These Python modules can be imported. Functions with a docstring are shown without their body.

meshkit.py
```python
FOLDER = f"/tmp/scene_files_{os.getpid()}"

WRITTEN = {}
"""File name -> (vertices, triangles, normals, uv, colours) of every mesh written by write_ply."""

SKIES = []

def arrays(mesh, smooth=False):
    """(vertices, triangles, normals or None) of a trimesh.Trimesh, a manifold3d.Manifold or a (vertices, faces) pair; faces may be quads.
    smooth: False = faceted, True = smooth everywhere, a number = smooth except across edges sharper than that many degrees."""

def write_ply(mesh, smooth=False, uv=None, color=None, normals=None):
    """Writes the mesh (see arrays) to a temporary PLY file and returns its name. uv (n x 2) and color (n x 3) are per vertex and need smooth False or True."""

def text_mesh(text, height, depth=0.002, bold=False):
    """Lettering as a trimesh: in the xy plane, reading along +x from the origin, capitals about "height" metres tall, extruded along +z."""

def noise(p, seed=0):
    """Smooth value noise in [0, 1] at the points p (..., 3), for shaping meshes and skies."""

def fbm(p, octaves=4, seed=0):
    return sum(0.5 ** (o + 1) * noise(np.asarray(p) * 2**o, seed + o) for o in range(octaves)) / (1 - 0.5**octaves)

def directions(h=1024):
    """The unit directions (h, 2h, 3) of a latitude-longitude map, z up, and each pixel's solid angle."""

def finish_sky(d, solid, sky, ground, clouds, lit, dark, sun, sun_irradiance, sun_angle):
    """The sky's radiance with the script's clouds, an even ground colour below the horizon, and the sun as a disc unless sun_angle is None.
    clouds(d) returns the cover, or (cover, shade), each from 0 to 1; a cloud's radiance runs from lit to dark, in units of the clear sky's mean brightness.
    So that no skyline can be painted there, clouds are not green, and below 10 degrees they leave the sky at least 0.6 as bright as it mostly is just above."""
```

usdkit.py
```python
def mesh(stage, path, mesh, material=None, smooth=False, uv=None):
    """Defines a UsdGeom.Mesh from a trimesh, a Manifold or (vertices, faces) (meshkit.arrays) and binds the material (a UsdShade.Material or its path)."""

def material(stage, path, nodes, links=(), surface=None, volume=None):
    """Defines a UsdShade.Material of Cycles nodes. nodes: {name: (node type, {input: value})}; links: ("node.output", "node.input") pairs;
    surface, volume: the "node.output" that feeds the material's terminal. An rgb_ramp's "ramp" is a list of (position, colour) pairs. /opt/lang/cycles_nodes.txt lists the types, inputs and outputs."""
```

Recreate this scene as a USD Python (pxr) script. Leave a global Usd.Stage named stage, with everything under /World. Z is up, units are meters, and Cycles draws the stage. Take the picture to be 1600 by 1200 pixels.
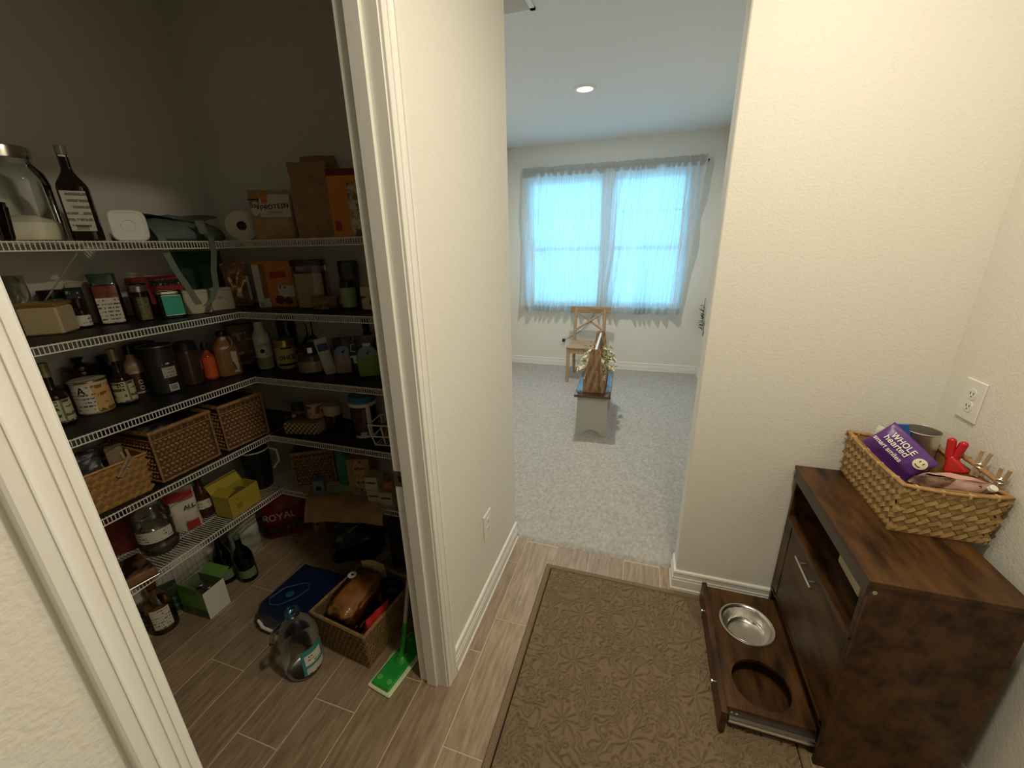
import math, random
import numpy as np, trimesh, manifold3d, usdkit, meshkit
from shapely.geometry import Polygon, Point, box as sbox
from pxr import Usd, UsdGeom, UsdLux, UsdShade, Gf, Sdf, Vt

stage = Usd.Stage.CreateInMemory()
UsdGeom.SetStageUpAxis(stage, UsdGeom.Tokens.z)
UsdGeom.SetStageMetersPerUnit(stage, 1.0)
stage.SetDefaultPrim(UsdGeom.Xform.Define(stage, '/World').GetPrim())
PI = math.pi
rnd = random.Random(7)

# ------------------------------------------------------------------ camera, light, exposure
cam = UsdGeom.Camera.Define(stage, '/World/camera')
cam.AddTransformOp().Set(Gf.Matrix4d((0.95201, 0.305276, -0.021983, 0), (-0.078663, 0.313458, 0.946338, 0), (0.295786, -0.899194, 0.322429, 0), (0, 0, 1.62, 1)))
cam.CreateHorizontalApertureAttr(36.0); cam.CreateVerticalApertureAttr(27.0)
cam.CreateFocalLengthAttr(14.395); cam.CreateClippingRangeAttr(Gf.Vec2f(0.02, 200))
cam.CreateExposureAttr(0.0)
dome = UsdLux.DomeLight.Define(stage, '/World/sky_light')
dome.CreateColorAttr(Gf.Vec3f(0.18, 0.60, 1.0)); dome.CreateIntensityAttr(2.0)


def lamp(name, x, y, z, r, power, col):
    l = UsdLux.DiskLight.Define(stage, '/World/' + name)
    l.AddTranslateOp().Set(Gf.Vec3d(x, y, z))
    l.CreateRadiusAttr(r); l.CreateIntensityAttr(power); l.CreateColorAttr(Gf.Vec3f(*col))


WARM = (1.0, 0.90, 0.69)
lamp('hall_lamp', 0.42, 1.14, 2.728, 0.075, 108.0, WARM)
lamp('hall_lamp_near', 0.28, 0.58, 2.728, 0.075, 340.0, WARM)
lamp('hall_lamp_rear', 0.30, -1.4, 2.728, 0.075, 38.0, WARM)
lamp('room_lamp', -0.575, 3.71, 2.728, 0.05, 1050.0, (1.0, 0.96, 0.85))

# ------------------------------------------------------------------ materials
MATS = {}


def pm(name, col=(.5, .5, .5), rough=0.5, metal=0.0, var=0.0, vs=12.0, vscale=(1, 1, 1), bump=0.0, bs=150.0, col2=None, pos=False, rand=0.0, det=4.0, lo=0.35, hi=0.65, trans=0.0, spec=None, bd=0.002, bscale=(1, 1, 1)):
    """a principled material: colour runs to col2 through a noise; bump is fine relief; rand varies value between objects"""
    if name in MATS:
        return MATS[name]
    n = {'p': ('principled_bsdf', {'base_color': col, 'roughness': rough, 'metallic': metal})}
    if spec is not None:
        n['p'][1]['specular_ior_level'] = spec
    lk = []
    src = None
    if var or col2 or bump or rand:
        if pos:
            n['g'] = ('geometry', {}); src = 'g.position'
        else:
            n['g'] = ('texture_coordinate', {}); src = 'g.object'
    if col2 is None and var:
        col2 = tuple(c * (1 - var) for c in col); col = tuple(min(1, c * (1 + var * 0.5)) for c in col)
    last = None
    if col2 is not None:
        n['m'] = ('mapping', {'scale': vscale})
        n['n'] = ('noise_texture', {'scale': vs, 'detail': det, 'roughness': 0.6})
        n['r'] = ('rgb_ramp', {'ramp': [(0, col), (lo, col), (hi, col2), (1, col2)]})
        lk += [(src, 'm.vector'), ('m.vector', 'n.vector'), ('n.fac', 'r.fac')]
        last = 'r.color'
        if rand:
            n['oi'] = ('object_info', {})
            n['cx'] = ('combine_xyz', {})
            n['va'] = ('vector_math', {'math_type': 'add'})
            n['ml'] = ('math', {'math_type': 'multiply', 'value2': 37.0})
            lk = [x for x in lk if x[1] != 'n.vector']
            lk += [('oi.random', 'ml.value1'), ('ml.value', 'cx.x'), ('ml.value', 'cx.y'), ('m.vector', 'va.vector1'), ('cx.vector', 'va.vector2'), ('va.vector', 'n.vector')]
    if rand:
        if 'oi' not in n:
            n['oi'] = ('object_info', {})
        n['mr'] = ('map_range', {'to_min': 1 - rand, 'to_max': 1 + rand})
        n['hv'] = ('hsv', {'color': col})
        lk += [('oi.random', 'mr.value'), ('mr.result', 'hv.value')]
        if last:
            lk.append((last, 'hv.color'))
        last = 'hv.color'
    if last:
        lk.append((last, 'p.base_color'))
    if bump:
        n['bm'] = ('mapping', {'scale': bscale})
        n['bn'] = ('noise_texture', {'scale': bs, 'detail': 3.0})
        n['b'] = ('bump', {'strength': bump, 'distance': bd})
        lk += [(src, 'bm.vector'), ('bm.vector', 'bn.vector'), ('bn.fac', 'b.height'), ('b.normal', 'p.normal')]
    MATS[name] = usdkit.material(stage, '/World/Looks/' + name, n, lk, surface='p.BSDF')
    return MATS[name]


def clear(name, col=(1, 1, 1), tint=None, rough=0.05, ior=1.45, gl=1.0):
    """thin clear wall: transparent mixed with glossy by fresnel"""
    if name not in MATS:
        MATS[name] = usdkit.material(stage, '/World/Looks/' + name, {
            't': ('transparent_bsdf', {'color': col}), 'g': ('glossy_bsdf', {'color': (gl, gl, gl), 'roughness': rough}),
            'f': ('fresnel', {'IOR': ior}), 'm': ('mix_closure', {})},
            [('f.fac', 'm.fac'), ('t.BSDF', 'm.closure1'), ('g.BSDF', 'm.closure2')], surface='m.closure')
    return MATS[name]


def glow(name, col, s):
    if name not in MATS:
        MATS[name] = usdkit.material(stage, '/World/Looks/' + name, {'e': ('emission', {'color': col, 'strength': s})}, [], surface='e.emission')
    return MATS[name]


def printed(name, base, ink, s=260.0, thr=0.5, rough=0.5, band=420.0):
    """paper with lines of small illegible print: bands crossed with noise"""
    if name not in MATS:
        MATS[name] = usdkit.material(stage, '/World/Looks/' + name, {
            'g': ('texture_coordinate', {}), 'w': ('wave_texture', {'bands_direction': 'z', 'scale': band / 20.0, 'distortion': 0.0}),
            'mp': ('mapping', {'scale': (1.0, 1.0, 0.25)}), 'n': ('noise_texture', {'scale': s, 'detail': 1.0}),
            'm1': ('math', {'math_type': 'greater_than', 'value2': 0.62}), 'm2': ('math', {'math_type': 'greater_than', 'value2': thr}),
            'mm': ('math', {'math_type': 'multiply'}), 'n2': ('noise_texture', {'scale': 26.0, 'detail': 0.0}),
            'm3': ('math', {'math_type': 'greater_than', 'value2': 0.44}), 'm4': ('math', {'math_type': 'multiply'}),
            'x': ('mix_color', {'a': base, 'b': ink}), 'p': ('principled_bsdf', {'roughness': rough})},
            [('g.object', 'w.vector'), ('g.object', 'mp.vector'), ('mp.vector', 'n.vector'), ('g.object', 'n2.vector'), ('w.fac', 'm1.value1'), ('n.fac', 'm2.value1'),
             ('m1.value', 'mm.value1'), ('m2.value', 'mm.value2'), ('n2.fac', 'm3.value1'), ('mm.value', 'm4.value1'), ('m3.value', 'm4.value2'), ('m4.value', 'x.fac'), ('x.result', 'p.base_color')], surface='p.BSDF')
    return MATS[name]


def sheer(name, col, fac):
    if name not in MATS:
        MATS[name] = usdkit.material(stage, '/World/Looks/' + name, {
            'd': ('diffuse_bsdf', {'color': col}), 't': ('translucent_bsdf', {'color': col}), 'c': ('transparent_bsdf', {'color': (1, 1, 1)}),
            'm': ('mix_closure', {'fac': 0.6}), 'm2': ('mix_closure', {'fac': fac})},
            [('d.BSDF', 'm.closure1'), ('t.BSDF', 'm.closure2'), ('m.closure', 'm2.closure1'), ('c.BSDF', 'm2.closure2')], surface='m2.closure')
    return MATS[name]


WALL = pm('wall_paint', (0.80, 0.775, 0.71), 0.75, bump=0.36, bs=110, pos=True, bd=0.004)
CEIL = pm('ceiling_paint', (0.80, 0.79, 0.76), 0.85, bump=0.3, bs=60, pos=True, bd=0.004)
TRIM = pm('trim_paint', (0.84, 0.82, 0.77), 0.35)
PLANK = pm('plank_tile', (0.39, 0.285, 0.185), 0.42, vs=9, vscale=(7, 0.8, 1), col2=(0.175, 0.115, 0.065), pos=True, rand=0.12, det=6, lo=0.3, hi=0.75, bump=0.15, bs=60, bscale=(8, 1, 1), bd=0.001)
GROUT = pm('grout', (0.53, 0.425, 0.31), 0.8)
CARPET = pm('carpet_pile', (0.64, 0.605, 0.555), 0.95, vs=38, vscale=(1.6, 1, 1), col2=(0.40, 0.375, 0.34), pos=True, det=7, lo=0.3, hi=0.7, bump=0.9, bs=330, bd=0.006)
MATM = pm('mat_fibre', (0.265, 0.185, 0.108), 0.95, vs=420, col2=(0.15, 0.10, 0.058), pos=True, bump=0.8, bs=500, bd=0.003)
MATE = pm('mat_border', (0.20, 0.15, 0.10), 0.9, bump=0.5, bs=500, pos=True)
WOOD = pm('dark_walnut', (0.108, 0.047, 0.014), 0.40, vs=5, vscale=(4.5, 1.0, 3.5), col2=(0.020, 0.008, 0.0032), pos=True, det=7, lo=0.34, hi=0.66, spec=0.3)
WOODV = pm('dark_walnut_edge', (0.060, 0.040, 0.026), 0.4, vs=10, col2=(0.040, 0.026, 0.017), pos=True)
STEEL = pm('steel', (0.76, 0.74, 0.70), 0.20, 1.0)
BRUSH = pm('brushed_steel', (0.74, 0.71, 0.66), 0.36, 1.0)
NICKEL = pm('satin_nickel', (0.60, 0.57, 0.52), 0.32, 1.0)
DARKM = pm('bronze_plate', (0.26, 0.22, 0.19), 0.4, 0.9)
WIREW = pm('white_wire_coat', (0.80, 0.78, 0.70), 0.4)
BLACK = pm('black_plastic', (0.012, 0.012, 0.013), 0.35)
LINER = pm('black_liner', (0.010, 0.010, 0.011), 0.5, bump=0.3, bs=300)
WHITE = pm('white_plastic', (0.82, 0.80, 0.74), 0.4)
PAPERW = pm('white_paper', (0.78, 0.75, 0.68), 0.7)
GLASS = clear('clear_glass', (0.93, 0.95, 0.93))
PLAS = clear('clear_plastic', (0.90, 0.91, 0.90), rough=0.15)
DGLASS = pm('dark_glass', (0.020, 0.012, 0.008), 0.08)
KRAFT = pm('kraft_paper', (0.40, 0.24, 0.115), 0.75, var=0.25, vs=14)
CARD = pm('cardboard', (0.38, 0.25, 0.14), 0.8, var=0.15, vs=20)
BAMBOO = pm('bamboo_strip', (0.62, 0.42, 0.18), 0.5, vs=45, col2=(0.46, 0.285, 0.105), rand=0.1)
BAMBOOD = pm('bamboo_shade', (0.40, 0.25, 0.095), 0.6, vs=40, col2=(0.30, 0.18, 0.06))
RATTAN = pm('rattan_fibre', (0.40, 0.22, 0.085), 0.55, vs=60, col2=(0.25, 0.125, 0.045))
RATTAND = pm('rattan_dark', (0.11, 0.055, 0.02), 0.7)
PINE = pm('pine', (0.50, 0.345, 0.205), 0.55, vs=8, vscale=(6, 6, 1), col2=(0.36, 0.235, 0.13), det=5)
TEXTB = pm('black_ink', (0.015, 0.014, 0.013), 0.6)
TEXTW = pm('white_ink', (0.85, 0.84, 0.80), 0.6)

# ------------------------------------------------------------------ meshes


def TM(v, f):
    return trimesh.Trimesh(np.asarray(v, float), np.asarray(f, int), process=False)


def cat(*ms):
    ms = [m for m in ms if m is not None]
    return trimesh.util.concatenate(list(ms)) if len(ms) > 1 else ms[0]


def bx(x0, x1, y0, y1, z0, z1, b=0.0):
    if not b:
        m = trimesh.creation.box([x1 - x0, y1 - y0, z1 - z0])
    else:
        p = []
        sx, sy, sz = (x1 - x0) / 2, (y1 - y0) / 2, (z1 - z0) / 2
        b = min(b, sx * .95, sy * .95, sz * .95)
        for i in (-1, 1):
            for j in (-1, 1):
                for k in (-1, 1):
                    p += [(i * sx, j * (sy - b), k * (sz - b)), (i * (sx - b), j * sy, k * (sz - b)), (i * (sx - b), j * (sy - b), k * sz)]
        m = trimesh.convex.convex_hull(np.array(p))
    m.apply_translation([(x0 + x1) / 2, (y0 + y1) / 2, (z0 + z1) / 2])
    return m


def cb(w, d, h, z=0.0, b=0.0, x=0.0, y=0.0):
    return bx(x - w / 2, x + w / 2, y - d / 2, y + d / 2, z, z + h, b)


def mv(m, x=0, y=0, z=0, rx=0, ry=0, rz=0, s=None):
    m = m.copy()
    if s is not None:
        m.apply_scale(s)
    T = trimesh.transformations.euler_matrix(math.radians(rx), math.radians(ry), math.radians(rz))
    T[:3, 3] = (x, y, z)
    m.apply_transform(T)
    return m


def lathe(prof, n=28, sq=None, sx=1, sy=1):
    """prof: (radius, z) from bottom to top; sq: superellipse power for squared sections"""
    prof = np.array(prof, float)
    a = np.arange(n) / n * 2 * PI
    c, s = np.cos(a), np.sin(a)
    if sq:
        k = (np.abs(c) ** sq + np.abs(s) ** sq) ** (-1.0 / sq)
        c, s = c * k, s * k
    v = np.concatenate([np.stack([r * c * sx, r * s * sy, np.full(n, z)], 1) for r, z in prof])
    f = []
    for i in range(len(prof) - 1):
        for j in range(n):
            q = (i * n + j, i * n + (j + 1) % n, (i + 1) * n + (j + 1) % n, (i + 1) * n + j)
            f += [(q[0], q[1], q[2]), (q[0], q[2], q[3])]
    return TM(v, f)


def cyl(r, h, z=0.0, n=24, x=0, y=0, b=0.0):
    b = min(b or 0.0006, r * .4, h * .4)
    return mv(lathe([(0, z), (r - b, z), (r, z + b), (r, z + h - b), (r - b, z + h), (0, z + h)], n), x, y)


def tube(pts, r, n=6, closed=False):
    P = np.array(pts, float)
    if closed:
        P = np.vstack([P, P[:1]])
    d = np.gradient(P, axis=0)
    if closed:
        d[0] = d[-1] = P[1] - P[-2]
    d /= np.linalg.norm(d, axis=1, keepdims=True) + 1e-12
    u = np.cross(d[0], (0, 0, 1.0))
    if np.linalg.norm(u) < 1e-3:
        u = np.cross(d[0], (1.0, 0, 0))
    u /= np.linalg.norm(u)
    rr = np.broadcast_to(np.asarray(r, float), (len(P),))
    V = []
    for i in range(len(P)):
        u = u - d[i] * (u @ d[i]); u /= np.linalg.norm(u)
        w = np.cross(d[i], u)
        for k in range(n):
            a = 2 * PI * k / n
            V.append(P[i] + rr[i] * (math.cos(a) * u + math.sin(a) * w))
    F = []
    for i in range(len(P) - 1):
        for k in range(n):
            q = (i * n + k, i * n + (k + 1) % n, (i + 1) * n + (k + 1) % n, (i + 1) * n + k)
            F += [(q[0], q[1], q[2]), (q[0], q[2], q[3])]
    for e, o in ((0, 1), (len(P) - 1, -1)):
        V.append(P[e]); c = len(V) - 1
        for k in range(n):
            a, b = e * n + k, e * n + (k + 1) % n
            F.append((c, b, a) if o == 1 else (c, a, b))
    return TM(V, F)


def prism(poly, h, z=0.0):
    m = trimesh.creation.extrude_polygon(poly, h, engine='earcut')
    m.apply_translation([0, 0, z])
    return m


def upright(m):
    """a mesh drawn in the xy plane, extruded along z, set upright to face -y"""
    v = m.vertices
    return TM(np.stack([v[:, 0], -v[:, 2], v[:, 1]], 1), m.faces)


def grid(fn, nu, nv, wrap=False):
    """a surface from fn(u, v), u and v in 0..1"""
    U, V = np.meshgrid(np.linspace(0, 1, nu), np.linspace(0, 1, nv), indexing='ij')
    p = np.stack(fn(U, V), -1).reshape(-1, 3)
    i, j = np.meshgrid(np.arange(nu - 1), np.arange(nv - 1), indexing='ij')
    a = (i * nv + j).ravel(); b = a + nv
    return TM(p, np.vstack([np.stack([a, b, b + 1], 1), np.stack([a, b + 1, a + 1], 1)]))


def arc(r, z0, z1, a0, a1, n=10, r1=None, t=0.0006):
    """a patch of paper on a round side; the angle is measured from the front (-y) in degrees; r1 is the radius at the top"""
    r1 = r if r1 is None else r1

    def fn(U, V):
        a = np.radians(a0 + (a1 - a0) * U); R = r + (r1 - r) * V + t
        return R * np.sin(a), -R * np.cos(a), z0 + (z1 - z0) * V
    return grid(fn, n, 3)


def wrapt(m, r):
    """an upright mesh wrapped on a cylinder"""
    v = m.vertices; a = v[:, 0] / r; R = r - v[:, 1]
    return TM(np.stack([R * np.sin(a), -R * np.cos(a), v[:, 2]], 1), m.faces)


def text(s, h, depth=0.0006, bold=True, center=True):
    m = meshkit.text_mesh(s, h, depth, bold)
    if center:
        m.apply_translation([-(m.bounds[0][0] + m.bounds[1][0]) / 2, 0, 0])
    return upright(TM(m.vertices, m.faces))


# ------------------------------------------------------------------ prims
COUNT = {}


def uniq(parent, name):
    k = (str(parent), name)
    n = COUNT.get(k, 0); COUNT[k] = n + 1
    return name if n == 0 else f'{name}_{n:03d}'


def setd(prim, **kw):
    for k, v in kw.items():
        if v:
            prim.SetCustomDataByKey(k, v)


GROUPS = {'tea_tin': 'tea tins on the second shelf', 'tea_carton': 'small cartons stacked by the jamb', 'rattan_basket': 'brown rattan baskets in the pantry', 'green_bottle': 'green glass bottles on the pantry floor',
          'clothespin': 'wooden clothespins on the baskets', 'oil_spray_can': 'white oil spray cans', 'wire_shelf': 'white wire pantry shelves', 'shelf_liner': 'black shelf liners', 'curtain': 'sheer curtain panels',
          'ceiling_light': 'recessed ceiling lights', 'outlet': 'white wall outlets', 'sauce_bottle': 'dark sauce bottles on the third shelf'}


def T(name, label, cat_, loc=(0, 0, 0), rz=0.0, group=None, kind=None):
    group = group or GROUPS.get(name)
    x = UsdGeom.Xform.Define(stage, '/World/' + uniq('/World', name))
    x.AddTranslateOp().Set(Gf.Vec3d(*map(float, loc)))
    if rz:
        x.AddRotateZOp().Set(float(rz))
    setd(x.GetPrim(), label=label, category=cat_, group=group, kind=kind)
    return x.GetPrim()


def P(parent, name, m, mt, smooth=35, label=None, kind=None):
    base = str(parent.GetPath()) if parent is not None else '/World'
    g = usdkit.mesh(stage, base + '/' + uniq(base, name), m, mt, smooth=smooth)
    setd(g.GetPrim(), label=label, kind=kind)
    return g.GetPrim()


def S(name, m, mt, label, parent=None, smooth=False, cat_=None):
    p = P(parent, name, m, mt, smooth)
    setd(p, label=label, kind='structure', category=cat_)
    return p


def ST(name, label, cat_, loc=(0, 0, 0)):
    return T(name, label, cat_, loc, kind='structure')


def back(x, y, r):
    """the centre of a round thing whose nearest point to the doorway is at (x, y)"""
    d = math.hypot(x, y)
    return x + x / d * r, y + y / d * r

# ------------------------------------------------------------------ the setting
CH = 2.743
XA, XC, YB, YE = -0.615, 1.020, 1.747, 1.876            # hall: left wall, right wall, far wall, start of the carpet room
PX, PY = -2.262, 1.772                                  # pantry: left wall, back wall
RX0, RX1, RY = -1.79, 0.69, 5.44                        # carpeted room
J0, J1, DH = 0.2455, 0.981, 2.44                         # pantry doorway


def frame_wall(y0, y1, x0, x1):
    return bx(x0, x1, y0, y1, 0, CH)


S('wall_left', cat(bx(-0.73, XA, -3.0, J0 - 0.018, 0, CH), bx(-0.73, XA, J1 + 0.018, YE, 0, CH), bx(-0.73, XA, J0 - 0.02, J1 + 0.02, DH + 0.02, CH)), WALL, 'cream painted hall wall with the pantry doorway in it')
S('wall_right', bx(XC, XC + 0.115, -3.0, YB, 0, CH), WALL, 'cream painted wall behind the dark cabinet')
S('wall_far', bx(0.2405, XC + 0.115, YB, YB + 0.115, 0, CH, 0.004), WALL, 'cream painted wall right of the opening to the carpeted room')
S('wall_rear', bx(-0.73, XC + 0.115, -3.115, -3.0, 0, CH), WALL, 'cream painted wall at the near end of the hall')
S('wall_pantry_left', bx(PX - 0.115, PX, -0.75, PY + 0.1, 0, CH), WALL, 'pantry wall behind the long wire shelves')
S('wall_pantry_back', bx(PX, -0.73, PY, YE, 0, CH), WALL, 'pantry wall behind the short wire shelves')
S('wall_pantry_near', bx(PX, -0.73, -0.75, -0.65, 0, CH), WALL, 'pantry wall at the near end')
S('wall_room_left', bx(RX0 - 0.115, RX0, YE, RY + 0.1, 0, CH), WALL, 'left wall of the carpeted room')
S('wall_room_right', bx(RX1, RX1 + 0.115, YB + 0.115, RY + 0.1, 0, CH), WALL, 'right wall of the carpeted room')
WX = ((-1.50, -0.565), (-0.475, 0.365)); WZ0, WZ1 = 0.83, 2.37
ww = trimesh.boolean.difference([bx(RX0 - 0.115, RX1 + 0.115, RY, RY + 0.15, 0, CH), bx(WX[0][0], WX[1][1], RY - 0.1, RY + 0.3, WZ0, WZ1)], engine='manifold')
S('wall_room_window', ww, WALL, 'wall of the carpeted room with the curtained window')
S('ceiling', bx(PX - 0.115, XC + 0.115, -3.115, RY + 0.15, CH, CH + 0.1), CEIL, 'white textured ceiling')

# floor: grout bed and wood look tiles, each its own piece
fl = ST('floor', 'wood look plank tile floor of hall and pantry', 'floor')
P(fl, 'grout_bed', bx(PX, XC, -3.0, YE, -0.05, -0.0012), GROUT, False)
PW, PL, G = 0.18, 0.532, 0.0042
for c in range(-11, 9):
    x0 = -0.543 + PW * c
    off = (0.800, 0.623, 0.972)[(-c) % 3]
    for k in range(-8, 4):
        y0 = off + PL * k
        a0, a1, b0, b1 = max(x0 + G / 2, PX), min(x0 + PW - G / 2, XC), max(y0 + G / 2, -3.0), min(y0 + PL - G / 2, YE - 0.004)
        if b1 - b0 > 0.01 and a1 - a0 > 0.01:
            P(fl, 'plank', bx(a0, a1, b0, b1, -0.02, 0.0, 0.0008), PLANK, False)

# carpet with real unevenness and vacuum tracks
nx, ny = 150, 215
X, Y = np.meshgrid(np.linspace(RX0, RX1, nx), np.linspace(YE - 0.006, RY, ny), indexing='ij')
Pn = np.stack([X, Y, X * 0], -1)
Zc = 0.010 + 0.004 * meshkit.fbm(Pn * 26, 4, 3) + 0.003 * meshkit.noise(Pn * 4, 5)
Zc[:, 0] = -0.002
ii, jj = np.meshgrid(np.arange(nx - 1), np.arange(ny - 1), indexing='ij')
aa = (ii * ny + jj).ravel()
carp = TM(np.stack([X, Y, Zc], -1).reshape(-1, 3), np.vstack([np.stack([aa, aa + ny, aa + ny + 1], 1), np.stack([aa, aa + ny + 1, aa + 1], 1)]))
cf = ST('floor', 'light greige cut pile carpet of the far room', 'carpet')
P(cf, 'pile', carp, CARPET, True)
P(cf, 'subfloor', bx(RX0, RX1, YE, RY, -0.05, -0.004), GROUT, False)

# baseboards: one profile swept along each wall
BB = [(0, 0), (0.017, 0), (0.0175, 0.014), (0.0135, 0.0185), (0.0135, 0.060), (0.0115, 0.0635), (0.0115, 0.074), (0.0090, 0.078), (0.0090, 0.094), (0.0105, 0.100), (0.0085, 0.108), (0.004, 0.112), (0, 0.112)]


def base_run(pts):
    """baseboard along pts (x, y), the room on the left of the way walked, mitred at the corners"""
    pts = [np.array(p, float) for p in pts]
    V, F = [], []
    n = len(BB)
    for i, p in enumerate(pts):
        d0 = pts[i] - pts[i - 1] if i else pts[1] - pts[0]
        d1 = pts[i + 1] - pts[i] if i < len(pts) - 1 else d0
        d0, d1 = d0 / np.linalg.norm(d0), d1 / np.linalg.norm(d1)
        n0, n1 = np.array([-d0[1], d0[0]]), np.array([-d1[1], d1[0]])
        m = (n0 + n1); m = m / (m @ n0) if abs(m @ n0) > 1e-6 else n0
        for t, z in BB:
            V.append((*(p + m * t), z))
    for i in range(len(pts) - 1):
        for k in range(n):
            a, b = i * n + k, i * n + (k + 1) % n
            F += [(a, b, b + n), (a, b + n, a + n)]
    for e in (0, len(pts) - 1):
        V.append(tuple(np.mean([V[e * n + k] for k in range(n)], 0))); c = len(V) - 1
        F += [(c, e * n + k, e * n + (k + 1) % n) for k in range(n)]
    m = TM(V, F); trimesh.repair.fix_normals(m)
    return m


S('baseboard_left', base_run([(XA, YE), (XA, J1 + 0.064)]), TRIM, 'white moulded baseboard between pantry door and carpet')
S('baseboard_near', base_run([(XA, J0 - 0.064), (XA, -3.0)]), TRIM, 'white moulded baseboard on the near hall wall')
S('baseboard_far', base_run([(XC, YB), (0.2405, YB), (0.2405, YB + 0.115)]), TRIM, 'white moulded baseboard turning the corner at the opening')
S('baseboard_right', base_run([(XC, -3.0), (XC, YB - 0.018)]), TRIM, 'white moulded baseboard behind the cabinet')
S('baseboard_room_window', base_run([(RX1, RY), (RX0, RY)]), TRIM, 'white moulded baseboard under the curtained window')
S('baseboard_room_left', base_run([(RX0, RY - 0.018), (RX0, YE)]), TRIM, 'white moulded baseboard on the left wall of the carpeted room')
S('baseboard_room_right', base_run([(RX1, YB + 0.13), (RX1, RY - 0.018)]), TRIM, 'white moulded baseboard on the right wall of the carpeted room')
S('baseboard_pantry', base_run([(-0.73, PY), (PX, PY), (PX, -0.65)]), TRIM, 'white moulded baseboard inside the pantry')

# pantry doorway: jambs, stops, casings
CP = [(0, 0), (0, 0.0070), (0.0015, 0.0090), (0.005, 0.0100), (0.0115, 0.0100), (0.0120, 0.0082), (0.0205, 0.0082), (0.0208, 0.0112), (0.0222, 0.0112), (0.0226, 0.0090), (0.028, 0.0086), (0.034, 0.0100), (0.039, 0.0125), (0.0415, 0.0145), (0.0420, 0.0172), (0.0440, 0.0172), (0.0446, 0.0155), (0.0580, 0.0150), (0.0612, 0.0128), (0.0620, 0.0100), (0.0620, 0)]
d = ST('trim_1', 'white moulded casing and jamb of the pantry doorway', 'door frame')


def casing(side, y):
    """side -1: near leg, growing towards -y; +1: far leg"""
    poly = Polygon([(XA + t, y + side * (0.004 + u)) for u, t in CP])
    return prism(poly, DH + 0.066)


P(d, 'casing', casing(1, J1), TRIM, 20)
P(d, 'casing', casing(-1, J0), TRIM, 20)
hp = Polygon([(DH + 0.004 + u, t) for u, t in CP])
hm = prism(hp, J1 - J0 + 0.132)
P(d, 'head_casing', TM(np.stack([XA + hm.vertices[:, 1], J0 - 0.066 + hm.vertices[:, 2], hm.vertices[:, 0]], 1), hm.faces), TRIM, 20)
for y0, y1, s0, s1 in ((J1, J1 + 0.018, J1 - 0.011, J1 + 0.001), (J0 - 0.018, J0, J0 - 0.001, J0 + 0.011)):
    P(d, 'jamb', bx(-0.732, XA, y0, y1, 0, DH + 0.018, 0.001), TRIM, False)
    P(d, 'door_stop', bx(-0.698, -0.655, s0, s1, 0, DH, 0.002), TRIM, False)
P(d, 'head_jamb', bx(-0.732, XA, J0 - 0.018, J1 + 0.018, DH, DH + 0.018), TRIM, False)
sp = trimesh.boolean.difference([bx(-0.7315, -0.700, J1 - 0.0022, J1 + 0.001, 0.884, 0.940), bx(-0.7155, -0.705, J1 - 0.01, J1 + 0.01, 0.900, 0.924)], engine='manifold')
s_ = P(d, 'strike_plate', sp, DARKM, False, 'dark metal strike plate with a latch hole')
P(d, 'latch_hole', bx(-0.7158, -0.7048, J1 - 0.0006, J1 + 0.0007, 0.8998, 0.9242), BLACK, False)

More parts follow.
